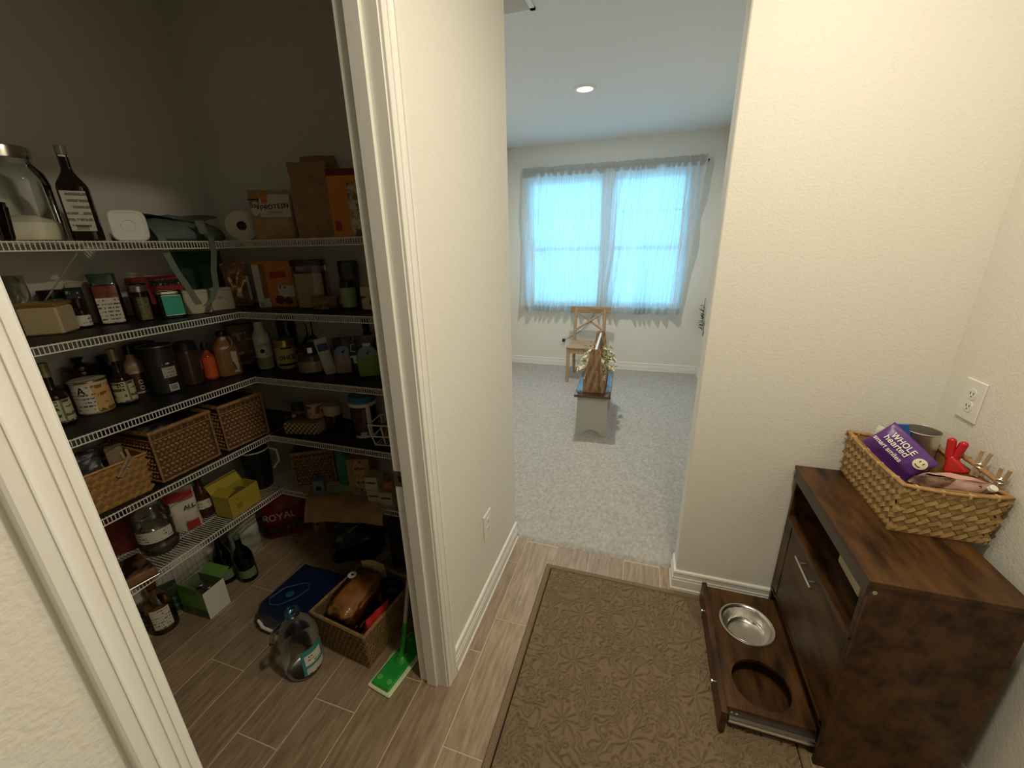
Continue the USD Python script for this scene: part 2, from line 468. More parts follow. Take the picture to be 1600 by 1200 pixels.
# window: two sashed units, panes, muntins
w = ST('window_1', 'white double hung window pair behind sheer curtains', 'window')
for a, b in WX:
    ra, rb, y = a + 0.0, b - 0.0, RY + 0.07
    P(w, 'frame', cat(bx(ra, ra + 0.045, y - 0.035, y + 0.035, WZ0, WZ1), bx(rb - 0.045, rb, y - 0.035, y + 0.035, WZ0, WZ1), bx(ra, rb, y - 0.035, y + 0.035, WZ0, WZ0 + 0.05), bx(ra, rb, y - 0.035, y + 0.035, WZ1 - 0.05, WZ1)), WHITE, False)
    P(w, 'meeting_rail', bx(ra + 0.045, rb - 0.045, y - 0.025, y + 0.025, 1.525, 1.572), WHITE, False)
    P(w, 'muntin', bx(ra + 0.045, rb - 0.045, y - 0.008, y + 0.008, 1.957, 1.973), WHITE, False)
    P(w, 'pane', bx(ra + 0.04, rb - 0.04, y + 0.004, y + 0.007, 1.56, WZ1 - 0.045), GLASS, False)
    P(w, 'pane', bx(ra + 0.04, rb - 0.04, y - 0.014, y - 0.011, WZ0 + 0.045, 1.54), GLASS, False)
P(w, 'mullion', bx(WX[0][1], WX[1][0], RY + 0.02, RY + 0.13, WZ0, WZ1), WHITE, False)
P(w, 'sill', bx(WX[0][0] - 0.03, WX[1][1] + 0.03, RY - 0.02, RY + 0.04, WZ0 - 0.02, WZ0), WHITE, False)

# ------------------------------------------------------------------ carpeted room
SHEER = sheer('sheer_voile', (0.84, 0.86, 0.86), 0.07)
HEAD = sheer('gathered_voile', (0.72, 0.72, 0.70), 0.03)
CY = RY - 0.10
rod = T('curtain_rod', 'thin dark curtain rod above the window, mostly hidden in gathered fabric', 'curtain rod', (-0.515, CY, 2.437))
P(rod, 'rod', mv(cyl(0.008, 2.066), -1.028, 0, 0, ry=90), BLACK)
for s in (-1, 1):
    P(rod, 'end_return', tube([(s * 1.038 - (s < 0) * -.012, 0, 0), (s * 1.040 - (s < 0) * -.012, 0.02, -0.002), (s * 1.040 - (s < 0) * -.012, 0.099, -0.006)], 0.009), BLACK)
for k, (x0, x1, b0, b1, seed, lab) in enumerate(((-1.560, -0.516, -1.60, -0.555, 3, 'sheer white curtain panel, left of the gap'), (-0.514, 0.515, -0.535, 0.395, 8, 'sheer white curtain panel, right of the gap'))):
    def fold(U, V, x0=x0, x1=x1, b0=b0, b1=b1, seed=seed, k=k):
        top = x0 + (x1 - x0) * U; bot = b0 + (b1 - b0) * U
        e = 1 - V
        Uw = U + 0.012 * np.sin(9 * V + 7 * U)
        p = np.stack([Uw * 17, V * 1.2, U * 0 + seed], -1)
        amp = 0.016 + 0.022 * e
        y = amp * np.sin(2 * PI * (11 * Uw + 2.2 * meshkit.noise(np.stack([Uw * 5, V * .8, U * 0 + seed], -1)))) + 0.022 * (meshkit.fbm(p, 3, seed) - .5)
        y = y + 0.004 * np.sin(2 * PI * 46 * U + seed)
        return top * V + bot * e, CY + y - 0.006, 0.765 + (2.425 - 0.765) * V + 0.006 * np.sin(20 * U + seed) * e
    c = T('curtain', lab, 'curtain', (0, 0, 0), group=None)
    P(c, 'panel', grid(fold, 260, 36), SHEER, True)

    def head(U, V, x0=x0, x1=x1, seed=seed):
        a = 2 * PI * V
        n = meshkit.noise(np.stack([U * 60, V * 0, U * 0 + seed], -1)) - 0.5
        n2 = meshkit.noise(np.stack([U * 95, V * 3, U * 0 + seed + 2], -1)) - 0.5
        r = 0.015 + 0.009 * n
        z = np.cos(a) * (0.050 + 0.014 * n + 0.012 * n2)
        return x0 + (x1 - x0) * U + 0.004 * n2, CY + np.sin(a) * r, 2.437 + z
    P(c, 'gathered_header', grid(head, 220, 13), HEAD, True)

    def hem(U, V, fold=fold):
        x, y, z = fold(U, V * 0.045)
        return x, y - 0.003, z
    P(c, 'hem', grid(hem, 200, 4), HEAD, True)

wp = T('outlet', 'white outlet low on the window wall behind the chair', 'outlet', (-1.043, RY, 0.374))


def outlet(o, plate=(0.089, 0.133), jumbo=True):
    """front faces -y"""
    P(o, 'cover_plate', mv(bx(-plate[0] / 2, plate[0] / 2, -0.006, 0, -plate[1] / 2, plate[1] / 2, 0.004)), WHITE, 30)
    for s in (-1, 1):
        f = mv(lathe([(0, 0), (0.0175, 0), (0.0172, 0.0015), (0.0, 0.0018)], 20, sq=3.0), 0, -0.006, s * 0.0205, rx=90)
        r = P(o, 'receptacle', f, WHITE, 30)
        for dx, hh in ((-0.0065, 0.0085), (0.0065, 0.007)):
            P(o, 'slot', bx(dx - 0.0012, dx + 0.0012, -0.0083, -0.0075, s * 0.0205 - hh / 2 + 0.003, s * 0.0205 + hh / 2 + 0.003), BLACK, False)
        P(o, 'ground_hole', mv(cyl(0.0024, 0.0008, n=10), 0, -0.0075, s * 0.0205 - 0.0075, rx=90), BLACK, False)
    P(o, 'screw', mv(cyl(0.003, 0.0008, n=12), 0, -0.006, 0, rx=90), WHITE)


outlet(wp)
pc = T('power_plug', 'black plug in the window wall outlet with a grey cord rising to the sill', 'plug', (-1.025, RY - 0.007, 0.372))
P(pc, 'plug_body', mv(bx(-0.02, 0.02, -0.035, 0, -0.02, 0.02, 0.008)), BLACK)
P(pc, 'cord', tube([(0.0, -0.03, 0.004), (0.05, -0.04, 0.03), (0.12, -0.035, 0.07), (0.22, -0.03, 0.13), (0.33, -0.02, 0.25), (0.41, -0.012, 0.40), (0.44, -0.01, 0.455)], 0.004), pm('grey_cord', (0.12, 0.12, 0.13), 0.5))

# crossback chair
ch = T('crossback_chair', 'natural wood cross back chair in front of the window', 'chair', (-0.645, 4.90, 0.010))
P(ch, 'seat', mv(bx(-0.215, 0.215, -0.205, 0.195, 0.425, 0.450, 0.008)), PINE, 30)
for s in (-1, 1):
    P(ch, 'front_leg', mv(TM(*(lambda m: (m.vertices * 1, m.faces))(trimesh.convex.convex_hull(np.array([(s * 0.195 + i * w_ , -0.175 + j * w_, z) for z, w_ in ((0, 0.013), (0.43, 0.020)) for i in (-1, 1) for j in (-1, 1)]))))), PINE, 30)
    rl = cat(tube([(s * 0.185, 0.235, 0.0), (s * 0.185, 0.190, 0.22), (s * 0.183, 0.175, 0.44), (s * 0.178, 0.20, 0.64), (s * 0.176, 0.245, 0.85)], [0.015, 0.019, 0.021, 0.019, 0.017], 8))
    P(ch, 'rear_post', rl, PINE, 40)
    P(ch, 'side_rail', bx(s * 0.195 - 0.01, s * 0.195 + 0.01, -0.16, 0.17, 0.365, 0.424, 0.003), PINE, 30)
P(ch, 'front_rail', bx(-0.178, 0.178, -0.188, -0.168, 0.365, 0.424, 0.003), PINE, 30)
P(ch, 'rear_rail', bx(-0.178, 0.178, 0.165, 0.185, 0.375, 0.424, 0.003), PINE, 30)


def rail(U, V):
    a = 2 * PI * V; c_, s_ = np.cos(a), np.sin(a)
    k = (np.abs(c_) ** 6 + np.abs(s_) ** 6) ** (-1 / 6.0)
    x = -0.245 + 0.49 * U
    return x, 0.252 + 0.014 * c_ * k - 0.05 * x * x * 4, 0.822 + 0.040 * s_ * k + 0.0 * x


P(ch, 'top_rail', cat(grid(rail, 15, 17), bx(-0.2452, -0.244, 0.228, 0.252, 0.784, 0.860), bx(0.244, 0.2452, 0.228, 0.252, 0.784, 0.860)), pm('pine_dark', (0.42, 0.29, 0.165), 0.5, vs=7, vscale=(1, 5, 5), col2=(0.27, 0.165, 0.085)), 40)
P(ch, 'cross_brace', tube([(-0.17, 0.19, 0.575), (0, 0.205, 0.69), (0.168, 0.235, 0.80)], 0.0125, 8), PINE, 40)
P(ch, 'cross_brace', tube([(0.17, 0.195, 0.575), (0, 0.222, 0.69), (-0.168, 0.245, 0.80)], 0.0125, 8), PINE, 40)

# painted bench with a dark glossy top
BT = pm('bench_top_gloss', (0.085, 0.034, 0.022), 0.10, spec=0.9, vs=5, vscale=(4, 1, 1), col2=(0.05, 0.02, 0.013))
BPN = pm('bench_paint', (0.43, 0.415, 0.355), 0.5)
be = T('wooden_bench', 'low bench with glossy dark top and grey painted ends with arched feet', 'bench', (-0.385, 3.65, 0.012), 2.6)
P(be, 'top', bx(-0.152, 0.152, -0.40, 0.40, 0.372, 0.394, 0.005), BT, 30)
for s in (-1, 1):
    pl = Polygon([(-0.135, 0), (-0.125, 0.372), (0.125, 0.372), (0.135, 0)]).difference(Point(0, -0.012).buffer(0.078, 24))
    P(be, 'end_panel', mv(upright(prism(pl, 0.02)), 0, s * 0.345 + 0.01, 0), BPN, False)
    P(be, 'apron', bx(s * 0.115 - 0.009, s * 0.115 + 0.009, -0.335, 0.335, 0.29, 0.372, 0.002), BPN, False)
# toolbox planter
OLDW = pm('rough_brown_wood', (0.40, 0.245, 0.125), 0.65, vs=14, vscale=(2.5, 2.5, .8), col2=(0.17, 0.085, 0.035), det=3, lo=0.42, hi=0.62)
tb = T('wooden_toolbox', 'rough brown wooden toolbox planter with a pale dowel handle on the bench', 'toolbox', (-0.386, 3.73, 0.407), 2.6)
for s in (-1, 1):
    pl = Polygon([(-0.088, 0), (-0.084, 0.06), (-0.042, 0.355), (-0.026, 0.378), (0.026, 0.378), (0.042, 0.355), (0.084, 0.06), (0.088, 0)])
    P(tb, 'end_board', mv(upright(prism(pl, 0.018)), 0, s * 0.39 + 0.009, 0), OLDW, False)
    P(tb, 'side_board', bx(s * 0.083 - 0.008, s * 0.083 + 0.008, -0.381, 0.381, 0.0, 0.11, 0.002), OLDW, False)
P(tb, 'bottom_board', bx(-0.075, 0.075, -0.381, 0.381, 0.002, 0.016), OLDW, False)
P(tb, 'dowel_handle', mv(cyl(0.011, 0.765), 0, 0.3825, 0.35, rx=90), pm('white_dowel', (0.74, 0.72, 0.68), 0.3), 40, 'pale dowel between the end boards')
fw_ = T('flower_arrangement', 'cream roses with green leaves spilling out of the toolbox', 'flowers', (-0.386, 3.73, 0.424), 2.6)
PET = pm('cream_petal', (0.82, 0.76, 0.58), 0.6, var=0.12, vs=30, rand=0.08)
LEAFM = pm('leaf_green', (0.16, 0.21, 0.07), 0.55, col2=(0.33, 0.34, 0.13), vs=9)


def rose(r, seed):
    q = random.Random(seed); ms = []
    for ring, (n, tilt, rr) in enumerate(((3, 12, .38), (4, 32, .62), (5, 55, .88), (6, 78, 1.0))):
        for k in range(n):
            def fn(U, V):
                u = (U - .5) * 2; v = V
                x = r * .62 * u * np.sin(PI * (0.25 + 0.6 * v)); z = r * (0.15 + v * 0.95)
                return x, -r * 0.10 - r * .25 * v + r * .28 * u * u, z
            m = mv(grid(fn, 5, 4), rx=tilt * .75, s=rr)
            ms.append(mv(m, rz=360 / n * k + 37 * ring + q.uniform(-12, 12)))
    ms.append(mv(trimesh.creation.icosphere(1, r * .42), 0, 0, r * .35))
    return cat(*ms)


for k, (x, y, z, tx, ty, r) in enumerate(((-.10, -.18, .13, -20, -35, .042), (-.135, -.10, .10, -15, -55, .045), (-.095, -.05, .19, -10, -35, .036), (-.125, .06, .15, -10, -50, .036), (-.06, .0, .235, -20, -20, .034), (.105, -.17, .135, -25, 40, .045), (.125, -.07, .10, -10, 60, .038), (.085, -.06, .20, -15, 30, .040), (.135, .05, .16, -10, 50, .036), (.07, .08, .235, -10, 20, .034), (.04, -.20, .20, -40, 10, .032), (-.05, -.20, .205, -40, -15, .034), (.10, .2, .18, 0, 30, .036), (-.10, .2, .17, 0, -30, .036))):
    P(fw_, 'rose', mv(rose(r, k), x, y, z, rx=-tx, ry=ty), PET, 50)
lv = []
for k in range(230):
    q = rnd.random() * 2 * PI; R = rnd.uniform(.03, .15); y = rnd.uniform(-.26, .28); z = rnd.uniform(.06, .28)
    s = rnd.choice((-1, 1)); x = s * rnd.uniform(.02, .15 if z > .13 else .06) * (1.15 - z * 2.2 + .2)
    L = rnd.uniform(.022, .045)
    leaf = TM([(0, 0, 0), (L * .28, L * .5, .004), (0, L, 0), (-L * .28, L * .5, .004)], [(0, 1, 2), (0, 2, 3)])
    lv.append(mv(leaf, x, y, z, rx=rnd.uniform(-60, 60), ry=rnd.uniform(-60, 60), rz=rnd.uniform(0, 360)))
for k in range(26):
    x = rnd.uniform(-.05, .05); y = rnd.uniform(-.22, .25)
    lv.append(tube([(x * .4, y, 0), (x, y, .12), (x * 1.5, y + rnd.uniform(-.03, .03), rnd.uniform(.18, .3))], 0.0018, 4))
P(fw_, 'foliage', cat(*lv), LEAFM, False, kind='stuff')

# greenery peeping past the opening, on the right wall of the room
gr = T('hanging_greenery', 'dark green leafy sprigs on the right wall of the carpeted room', 'plant', (RX1 - 0.001, 5.33, 0.55))
GRN = pm('deep_leaf', (0.05, 0.085, 0.03), 0.5)
P(gr, 'stem', cat(tube([(0, 0, .0), (-.03, -.02, .2), (-.025, .02, .42)], .003, 5), tube([(0, 0, .1), (-.05, -.06, .22), (-.045, -.07, .30)], .002, 5), bx(-0.006, 0.001, -0.02, 0.02, -0.02, 0.02)), GRN, 40)
for k in range(22):
    z = rnd.uniform(.02, .40); L = rnd.uniform(.05, .085)
    leaf = grid(lambda U, V: (L * .22 * (U - .5) * 2 * np.sin(PI * np.clip(V, .03, 1)), L * V, -.25 * L * V * V + .05 * L * np.abs(U - .5)), 3, 6)
    P(gr, 'leaf', mv(leaf, -.022, -.01, z, rx=rnd.uniform(5, 50), rz=rnd.uniform(10, 170)), GRN, True)

# recessed light and vent in the room ceiling
cl = T('ceiling_light', 'round recessed ceiling light glowing in the carpeted room', 'ceiling light', (-0.575, 3.71, CH))
P(cl, 'trim_ring', lathe([(0.060, -0.002), (0.063, -0.010), (0.085, -0.008), (0.090, -0.001), (0.090, 0.0005)], 36), WHITE, True)
P(cl, 'lens', cat(lathe([(0.0, -0.0105), (0.055, -0.009), (0.062, -0.006)], 36)), glow('lit_lens', (1.0, 0.80, 0.50), 14.0), True)
for nm, (lx_, ly_), lab in (('ceiling_light', (0.42, 1.14), 'round recessed ceiling light over the far end of the hall mat'), ('ceiling_light', (0.28, 0.58), 'round recessed ceiling light opposite the pantry doorway'), ('ceiling_light', (0.30, -1.4), 'round recessed ceiling light at the near end of the hall')):
    c2 = T(nm, lab, 'ceiling light', (lx_, ly_, CH))
    P(c2, 'trim_ring', lathe([(0.080, -0.004), (0.082, -0.010), (0.098, -0.007), (0.102, -0.001), (0.102, 0.0005)], 36), WHITE, True)
vt = T('air_vent', 'white ceiling air vent grille at the top edge of the view', 'vent', (-0.845, 2.33, CH))
P(vt, 'frame', cat(bx(-.20, .20, .125, .15, -.009, .001), bx(-.20, .20, -.15, -.125, -.009, .001), bx(.175, .20, -.15, .15, -.009, .001), bx(-.20, -.175, -.15, .15, -.009, .001)), WHITE, False)
P(vt, 'duct_opening', bx(-.175, .175, -.125, .125, -.0012, .0008), BLACK, False)
for k in range(12):
    P(vt, 'louver', mv(bx(-.175, .175, -.0125, .0125, -.001, .001), 0, -.115 + .021 * k, -.0065, rx=-24), pm('vent_grey', (.62, .62, .60), .5), False)

# ------------------------------------------------------------------ hall: outlets, mat
o1 = T('outlet', 'white outlet on the wall between pantry door and carpet', 'outlet', (XA, 0.897 * 1.62, 0.251 * 1.62), 90)
outlet(o1)
o2 = T('outlet', 'white outlet on the right wall above the woven basket', 'outlet', (XC, 1.612, 1.115), -90)
outlet(o2)

mx0, mx1, my0, my1 = -0.394, 0.628, -0.30, 1.718
mt = T('floor_mat', 'brown textured runner mat with a raised scroll pattern', 'mat', (0, 0, 0))
res = 0.0031
nx, ny = int((mx1 - mx0) / res), int((my1 - my0) / res)
X, Y = np.meshgrid(np.linspace(mx0, mx1, nx), np.linspace(my0, my1, ny), indexing='ij')
cx, cy = np.round((X - 0.063) / 0.228), np.round((Y - 0.08) / 0.228)
dx, dy = (X - 0.063) - cx * 0.228, (Y - 0.08) - cy * 0.228
R_, A_ = np.hypot(dx, dy), np.arctan2(dy, dx)
q = np.stack([X, Y, X * 0], -1)
w1, w2 = meshkit.noise(q * 16, 1) - .5, meshkit.noise(q * 16 + 40, 2) - .5
petal = np.abs(np.sin(5 * A_ + 9 * R_ + 1.5 * w1))
nz = meshkit.noise(q * 15, 7) + .55 * meshkit.noise(q * 34, 8)
scr = np.abs(np.sin(PI * (7.5 * nz + 2.2 * X + 9 * R_)))
mixv = np.clip((R_ - .045) / .02, 0, 1)
val = np.clip((petal * (1 - mixv) + scr * mixv) * 2.0, 0, 1) ** .9
edge = np.minimum(np.minimum(X - mx0, mx1 - X), np.minimum(Y - my0, my1 - Y))
Z = 0.0028 + 0.0105 * val + 0.0012 * meshkit.noise(q * 230)
Z = np.where(edge < 0.030, 0.0110, Z); Z = np.where((edge > 0.026) & (edge < 0.034), 0.0030, Z)
Z = np.where(edge < 0.003, 0.0015, Z)
ii, jj = np.meshgrid(np.arange(nx - 1), np.arange(ny - 1), indexing='ij')
aa = (ii * ny + jj).ravel()
P(mt, 'scroll_pile', TM(np.stack([X, Y, Z], -1).reshape(-1, 3), np.vstack([np.stack([aa, aa + ny, aa + ny + 1], 1), np.stack([aa, aa + ny + 1, aa + 1], 1)])), MATM, True)
P(mt, 'rubber_backing', bx(mx0 - .001, mx1 + .001, my0 - .001, my1 + .001, 0.0002, 0.0030), MATE, False)

# ------------------------------------------------------------------ feeding station cabinet
c0x, c1x, c0y, c1y, ct = 0.634, 0.966, 1.108, 1.722, 0.755
cab = T('feeding_cabinet', 'dark walnut pet feeding cabinet with a pulled out bowl drawer', 'cabinet', (0, 0, 0))
P(cab, 'top_board', bx(c0x - 0.010, c1x, c0y - 0.006, c1y + 0.006, ct - 0.016, ct, 0.0012), WOOD, False)
P(cab, 'side_panel', bx(c0x, c1x, c0y, c0y + 0.016, 0.0, ct - 0.016, 0.001), WOOD, False)
P(cab, 'side_panel', bx(c0x, c1x, c1y - 0.016, c1y, 0.0, ct - 0.016, 0.001), WOOD, False)
P(cab, 'top_rail', bx(c0x - 0.008, c0x + 0.010, c0y + 0.001, c1y - 0.001, ct - 0.056, ct - 0.016, 0.001), WOODV, False, 'grey edged rail under the top')
P(cab, 'stile', bx(c0x, c0x + 0.016, c0y + 0.016, c0y + 0.036, 0.14, ct - 0.056, 0.001), WOOD, False)
P(cab, 'stile', bx(c0x, c0x + 0.016, c1y - 0.066, c1y - 0.016, 0.14, 0.520, 0.001), WOOD, False)
P(cab, 'shelf_board', bx(c0x - 0.006, c1x - 0.006, c0y + 0.016, c1y - 0.016, 0.520, 0.535, 0.001), WOOD, False)
P(cab, 'bottom_board', bx(c0x, c1x, c0y + 0.016, c1y - 0.016, 0.150, 0.162), WOOD, False)
P(cab, 'back_panel', bx(c1x - 0.006, c1x, c0y + 0.34, c1y - 0.016, 0.02, ct - 0.016), WOOD, False)
P(cab, 'back_panel', bx(c1x - 0.006, c1x, c0y + 0.016, c0y + 0.34, 0.02, 0.535), WOOD, False)
dr = P(cab, 'door', bx(c0x + 0.002, c0x + 0.018, c0y + 0.039, c1y - 0.069, 0.164, 0.517, 0.0015), WOOD, False)
P(dr, 'bar_handle', cat(mv(cyl(0.0052, 0.155), 0.612, 1.352, 0.485, rx=-90), mv(cyl(0.004, 0.028), 0.611, 1.385, 0.485, ry=90), mv(cyl(0.004, 0.028), 0.611, 1.474, 0.485, ry=90)), NICKEL, 40, 'satin nickel bar handle')
P(cab, 'screw_cap', mv(cyl(0.006, 0.0014, n=16), 0.645, c0y + 0.0002, 0.715, rx=90), NICKEL, 30)
# drawer with two bowl holes
tx0, tx1, ty0, ty1, tz = 0.372, 0.640, 1.146, 1.690, 0.100
holes = [(0.506, 1.520, 0.0945), (0.503, 1.262, 0.0945)]
pl = sbox(tx0, ty0, tx1 + 0.10, ty1)
for hx, hy, hr in holes:
    pl = pl.difference(Point(hx, hy).buffer(hr, 24))
dwr = P(cab, 'drawer', prism(pl, 0.013, tz - 0.013), WOOD, False)
P(dwr, 'front_panel', bx(0.352, 0.372, 1.112, 1.700, 0.014, 0.112, 0.0015), WOOD, False)
P(dwr, 'drawer_side', bx(tx0, tx1 + 0.2, ty0, ty0 + 0.013, 0.018, tz - 0.013), WOODV, False)
P(dwr, 'drawer_side', bx(tx0, tx1 + 0.2, ty1 - 0.013, ty1, 0.018, tz - 0.013), WOODV, False)
P(dwr, 'drawer_bottom', bx(tx0, tx1 + 0.2, ty0 + 0.013, ty1 - 0.013, 0.018, 0.026), WOOD, False)
P(dwr, 'slide_rail', cat(bx(0.385, 0.640, ty0 - 0.009, ty0, 0.040, 0.062, 0.001), bx(0.385, 0.640, ty0 - 0.012, ty0 - 0.008, 0.040, 0.044), bx(0.385, 0.640, ty0 - 0.012, ty0 - 0.008, 0.058, 0.062)), NICKEL, False, 'pale metal drawer slide')
for x, z in ((0.392, 0.078), (0.408, 0.076), (0.398, 0.030)):
    P(dwr, 'screw_head', mv(cyl(0.0045, 0.0015, n=14), x, ty0 + 0.0002, z, rx=90), NICKEL, 30)
for y in (1.245, 1.565):
    P(dwr, 'knob', mv(lathe([(0, 0), (.004, 0), (.004, .006), (.0075, .009), (.0072, .013), (0, .0145)], 16), 0.3525, y, 0.075, ry=-90), STEEL, 40, 'small shiny knob')
bw = T('dog_bowl', 'stainless steel dog bowl sitting in the far drawer hole', 'bowl', (0.506, 1.520, 0.101))
P(bw, 'bowl', lathe([(0.0, -0.056), (0.060, -0.056), (0.072, -0.050), (0.080, -0.036), (0.0885, -0.008), (0.0915, 0.001), (0.100, 0.0045), (0.1045, 0.0030), (0.1050, 0.0005), (0.1000, -0.0004), (0.0930, -0.0015), (0.0900, -0.010), (0.0815, -0.038), (0.0730, -0.0525), (0.060, -0.0585), (0, -0.0585)], 48), STEEL, 50)

cbx = T('cream_box', 'cream card box lying on the cabinet shelf under the top rail', 'box', (0.790, 1.372, 0.5365), -2)
P(cbx, 'box_body', cb(.15, .168, .085, 0, .002), pm('cream_box_card', (.60, .50, .34), .6), False)
P(cbx, 'lid_seam', cb(.1512, .1692, .002, .060), pm('cream_box_seam', (.42, .34, .22), .6), False)

# ------------------------------------------------------------------ woven basket on the cabinet


def twill(w0, d0, w1, d1, h, rows, pitch, seed, tw=0.010, ww=0.026):
    """slanted strips in level bands around a flared box; returns light strips, dark strips, inner shell, base"""
    q = random.Random(seed); A, B = [], []
    rh = h / rows

    def at(s, per, z):
        f = z / h; w, d_ = w0 + (w1 - w0) * f, d0 + (d1 - d0) * f
        L = [w, d_, w, d_]; t = (s % 1.0) * 4; k = int(t); u = t - k
        x, y, nx_, ny_ = ((-w / 2 + w * u, -d_ / 2, 0, -1), (w / 2, -d_ / 2 + d_ * u, 1, 0), (w / 2 - w * u, d_ / 2, 0, 1), (-w / 2, d_ / 2 - d_ * u, -1, 0))[k]
        return np.array([x, y, z]), np.array([nx_, ny_, 0.0])
    for side in range(4):
        ln = (w1, d1, w1, d1)[side]
        n = max(3, int(ln / pitch))
        for r in range(rows):
            for k in range(n + 1):
                u0 = (k + (r % 2) * .5) / n
                if u0 > 1.02:
                    continue
                for kind, lst in ((0, A), (1, B)):
                    zc = (r + .5) * rh + (rh * .5 if kind else 0)
                    if zc > h - rh * .3 or (kind and q.random() < .03):
                        continue
                    uc = min(max(u0 + (0.5 / n if kind else 0) + q.uniform(-.1, .1) / n, .02), .98)
                    c, nn = at((side + uc) / 4, 0, zc)
                    tdir = np.array([-nn[1], nn[0], 0.0]) if side != -1 else 0
                    ang = math.radians((32 if kind == 0 else -52) + q.uniform(-4, 4))
                    a = tdir * math.cos(ang) + np.array([0, 0, 1.0]) * math.sin(ang)
                    b = np.cross(nn, a)
                    L, W = (ww, tw) if kind == 0 else (ww * .8, tw * .9)
                    lift = 0.0026 if kind == 0 else 0.0012
                    pts = []
                    for i, f in enumerate((-.5, -.25, .25, .5)):
                        e = lift if abs(f) < .4 else 0.0
                        for s in (-.5, .5):
                            pts.append(c + a * L * f + b * W * s + nn * e)
                    v = np.array(pts)
                    lim = (w1 if side % 2 == 0 else d1) / 2
                    F = []
                    for i in range(3):
                        p = 2 * i
                        F += [(p, p + 1, p + 3), (p, p + 3, p + 2)]
                    lst.append(TM(v, F))
    sh = []
    for z0, z1 in ((0.0, h),):
        c = [(-w0 / 2, -d0 / 2, 0), (w0 / 2, -d0 / 2, 0), (w0 / 2, d0 / 2, 0), (-w0 / 2, d0 / 2, 0)]
        t = [(-w1 / 2, -d1 / 2, h), (w1 / 2, -d1 / 2, h), (w1 / 2, d1 / 2, h), (-w1 / 2, d1 / 2, h)]
        V = c + t; F = [(0, 2, 1), (0, 3, 2)]
        for i in range(4):
            j = (i + 1) % 4
            F += [(i, j, j + 4), (i, j + 4, i + 4)]
        i_ = [(x * .975, y * .975, z + (0.003 if z == 0 else 0)) for x, y, z in V]
        V2 = V + i_; F2 = F + [(c_ + 8, b_ + 8, a_ + 8) for a_, b_, c_ in F]
        for i in range(4):
            j = (i + 1) % 4
            F2 += [(i + 4, j + 4, j + 12), (i + 4, j + 12, i + 12)]
        sh.append(TM(V2, F2))
    return cat(*A), cat(*B), cat(*sh)


def rim(w, d_, z, r, dip=0.0, n=9, wob=0.0):
    P_ = []
    for k, (ax, ay, bx_, by_) in enumerate(((-1, -1, 1, -1), (1, -1, 1, 1), (1, 1, -1, 1), (-1, 1, -1, -1))):
        for i in range(n):
            t = i / n
            P_.append((w / 2 * (ax + (bx_ - ax) * t), d_ / 2 * (ay + (by_ - ay) * t), z - dip * math.sin(PI * t)))
    return tube(P_, r, 6, closed=True)


bk = T('woven_basket', 'pale bamboo basket of pet supplies on top of the dark cabinet', 'basket', (0.885, 1.528, ct + 0.001))
BW0, BD0, BW1, BD1, BH = 0.222, 0.345, 0.238, 0.376, 0.170
la, lb, shl = twill(BW0, BD0, BW1, BD1, BH, 5, 0.0270, 3, 0.0135, 0.036)
P(bk, 'woven_strips', la, BAMBOO, 30, kind='stuff')
P(bk, 'cross_strips', lb, BAMBOOD, 30, kind='stuff')
P(bk, 'liner_wall', shl, BAMBOOD, False)
RIMM = pm('bamboo_rim', (0.42, 0.23, 0.085), 0.5, var=0.25, vs=60)
P(bk, 'rim_hoop', cat(rim(BW1 + .004, BD1 + .004, BH, 0.0058, 0.008), rim(BW1 - .006, BD1 - .006, BH, 0.0052, 0.008)), RIMM, 60)
wr = []
for k in range(16):
    t = (k + .5) / 16 * 4; s = int(t); u = t - s
    hw, hd = BW1 / 2 + .001, BD1 / 2 + .001
    x, y = ((-hw + 2 * hw * u, -hd), (hw, -hd + 2 * hd * u), (hw - 2 * hw * u, hd), (-hw, hd - 2 * hd * u))[s]
    wr.append(cb(.006 if s % 2 == 0 else .018, .018 if s % 2 == 0 else .006, .014, BH - .0075 - .008 * math.sin(PI * u), 0.001, x, y))
P(bk, 'rim_binding', cat(*wr), BAMBOO, False, kind='stuff')


def pouchgen(w, d, h, seed=0, taper=0.06, gusset=0.75, crump=0.006, top=0.10):
    """(mesh, depth(x, z)) of a filled bag: full in the middle, a wide gusset below, a flat seal above"""
    def prof(v):
        return np.interp(v, [0, .04, .3, .62, .86, .95, 1], [gusset * .86, gusset, 1.0, .88, .42, top, .02])

    def wid(v):
        return w / 2 * (1 - taper * np.sin(PI * np.clip(v, 0, 1)) * .6) * np.interp(v, [0, .05, 1], [.93, 1, 1])

    def fn(U, V):
        a = 2 * PI * U; c, s = np.cos(a), np.sin(a)
        k = (np.abs(c) ** 3.2 + np.abs(s) ** 3.2) ** (-1 / 3.2)
        n = meshkit.fbm(np.stack([c * 1.6 + 5, s * 1.6, V * 3.2 + seed], -1), 3, seed) - .5
        x = wid(V) * c * k; y = d / 2 * prof(V) * s * k + crump * n * 2 * (s * k)
        return x + crump * .5 * n, y, h * V + 0.004 * n * np.sin(PI * V)
    m = grid(fn, 41, 18)
    bot = lathe([(0, 0.0005), (1, 0.0005)], 24, sq=3.2, sx=w / 2 * .92, sy=d / 2 * gusset * .86)
    topm = None

    def depth(x, z):
        v = np.clip(z / h, 0, 1); u = np.clip(np.abs(x) / wid(v), 0, .985)
        return d / 2 * prof(v) * (1 - u ** 3.2) ** (1 / 3.2) + crump * .9
    return cat(m, bot), depth


def drape(m, depth, eps=0.0012):
    v = m.vertices
    return TM(np.stack([v[:, 0], -depth(v[:, 0], v[:, 2]) - eps + v[:, 1], v[:, 2]], 1), m.faces)


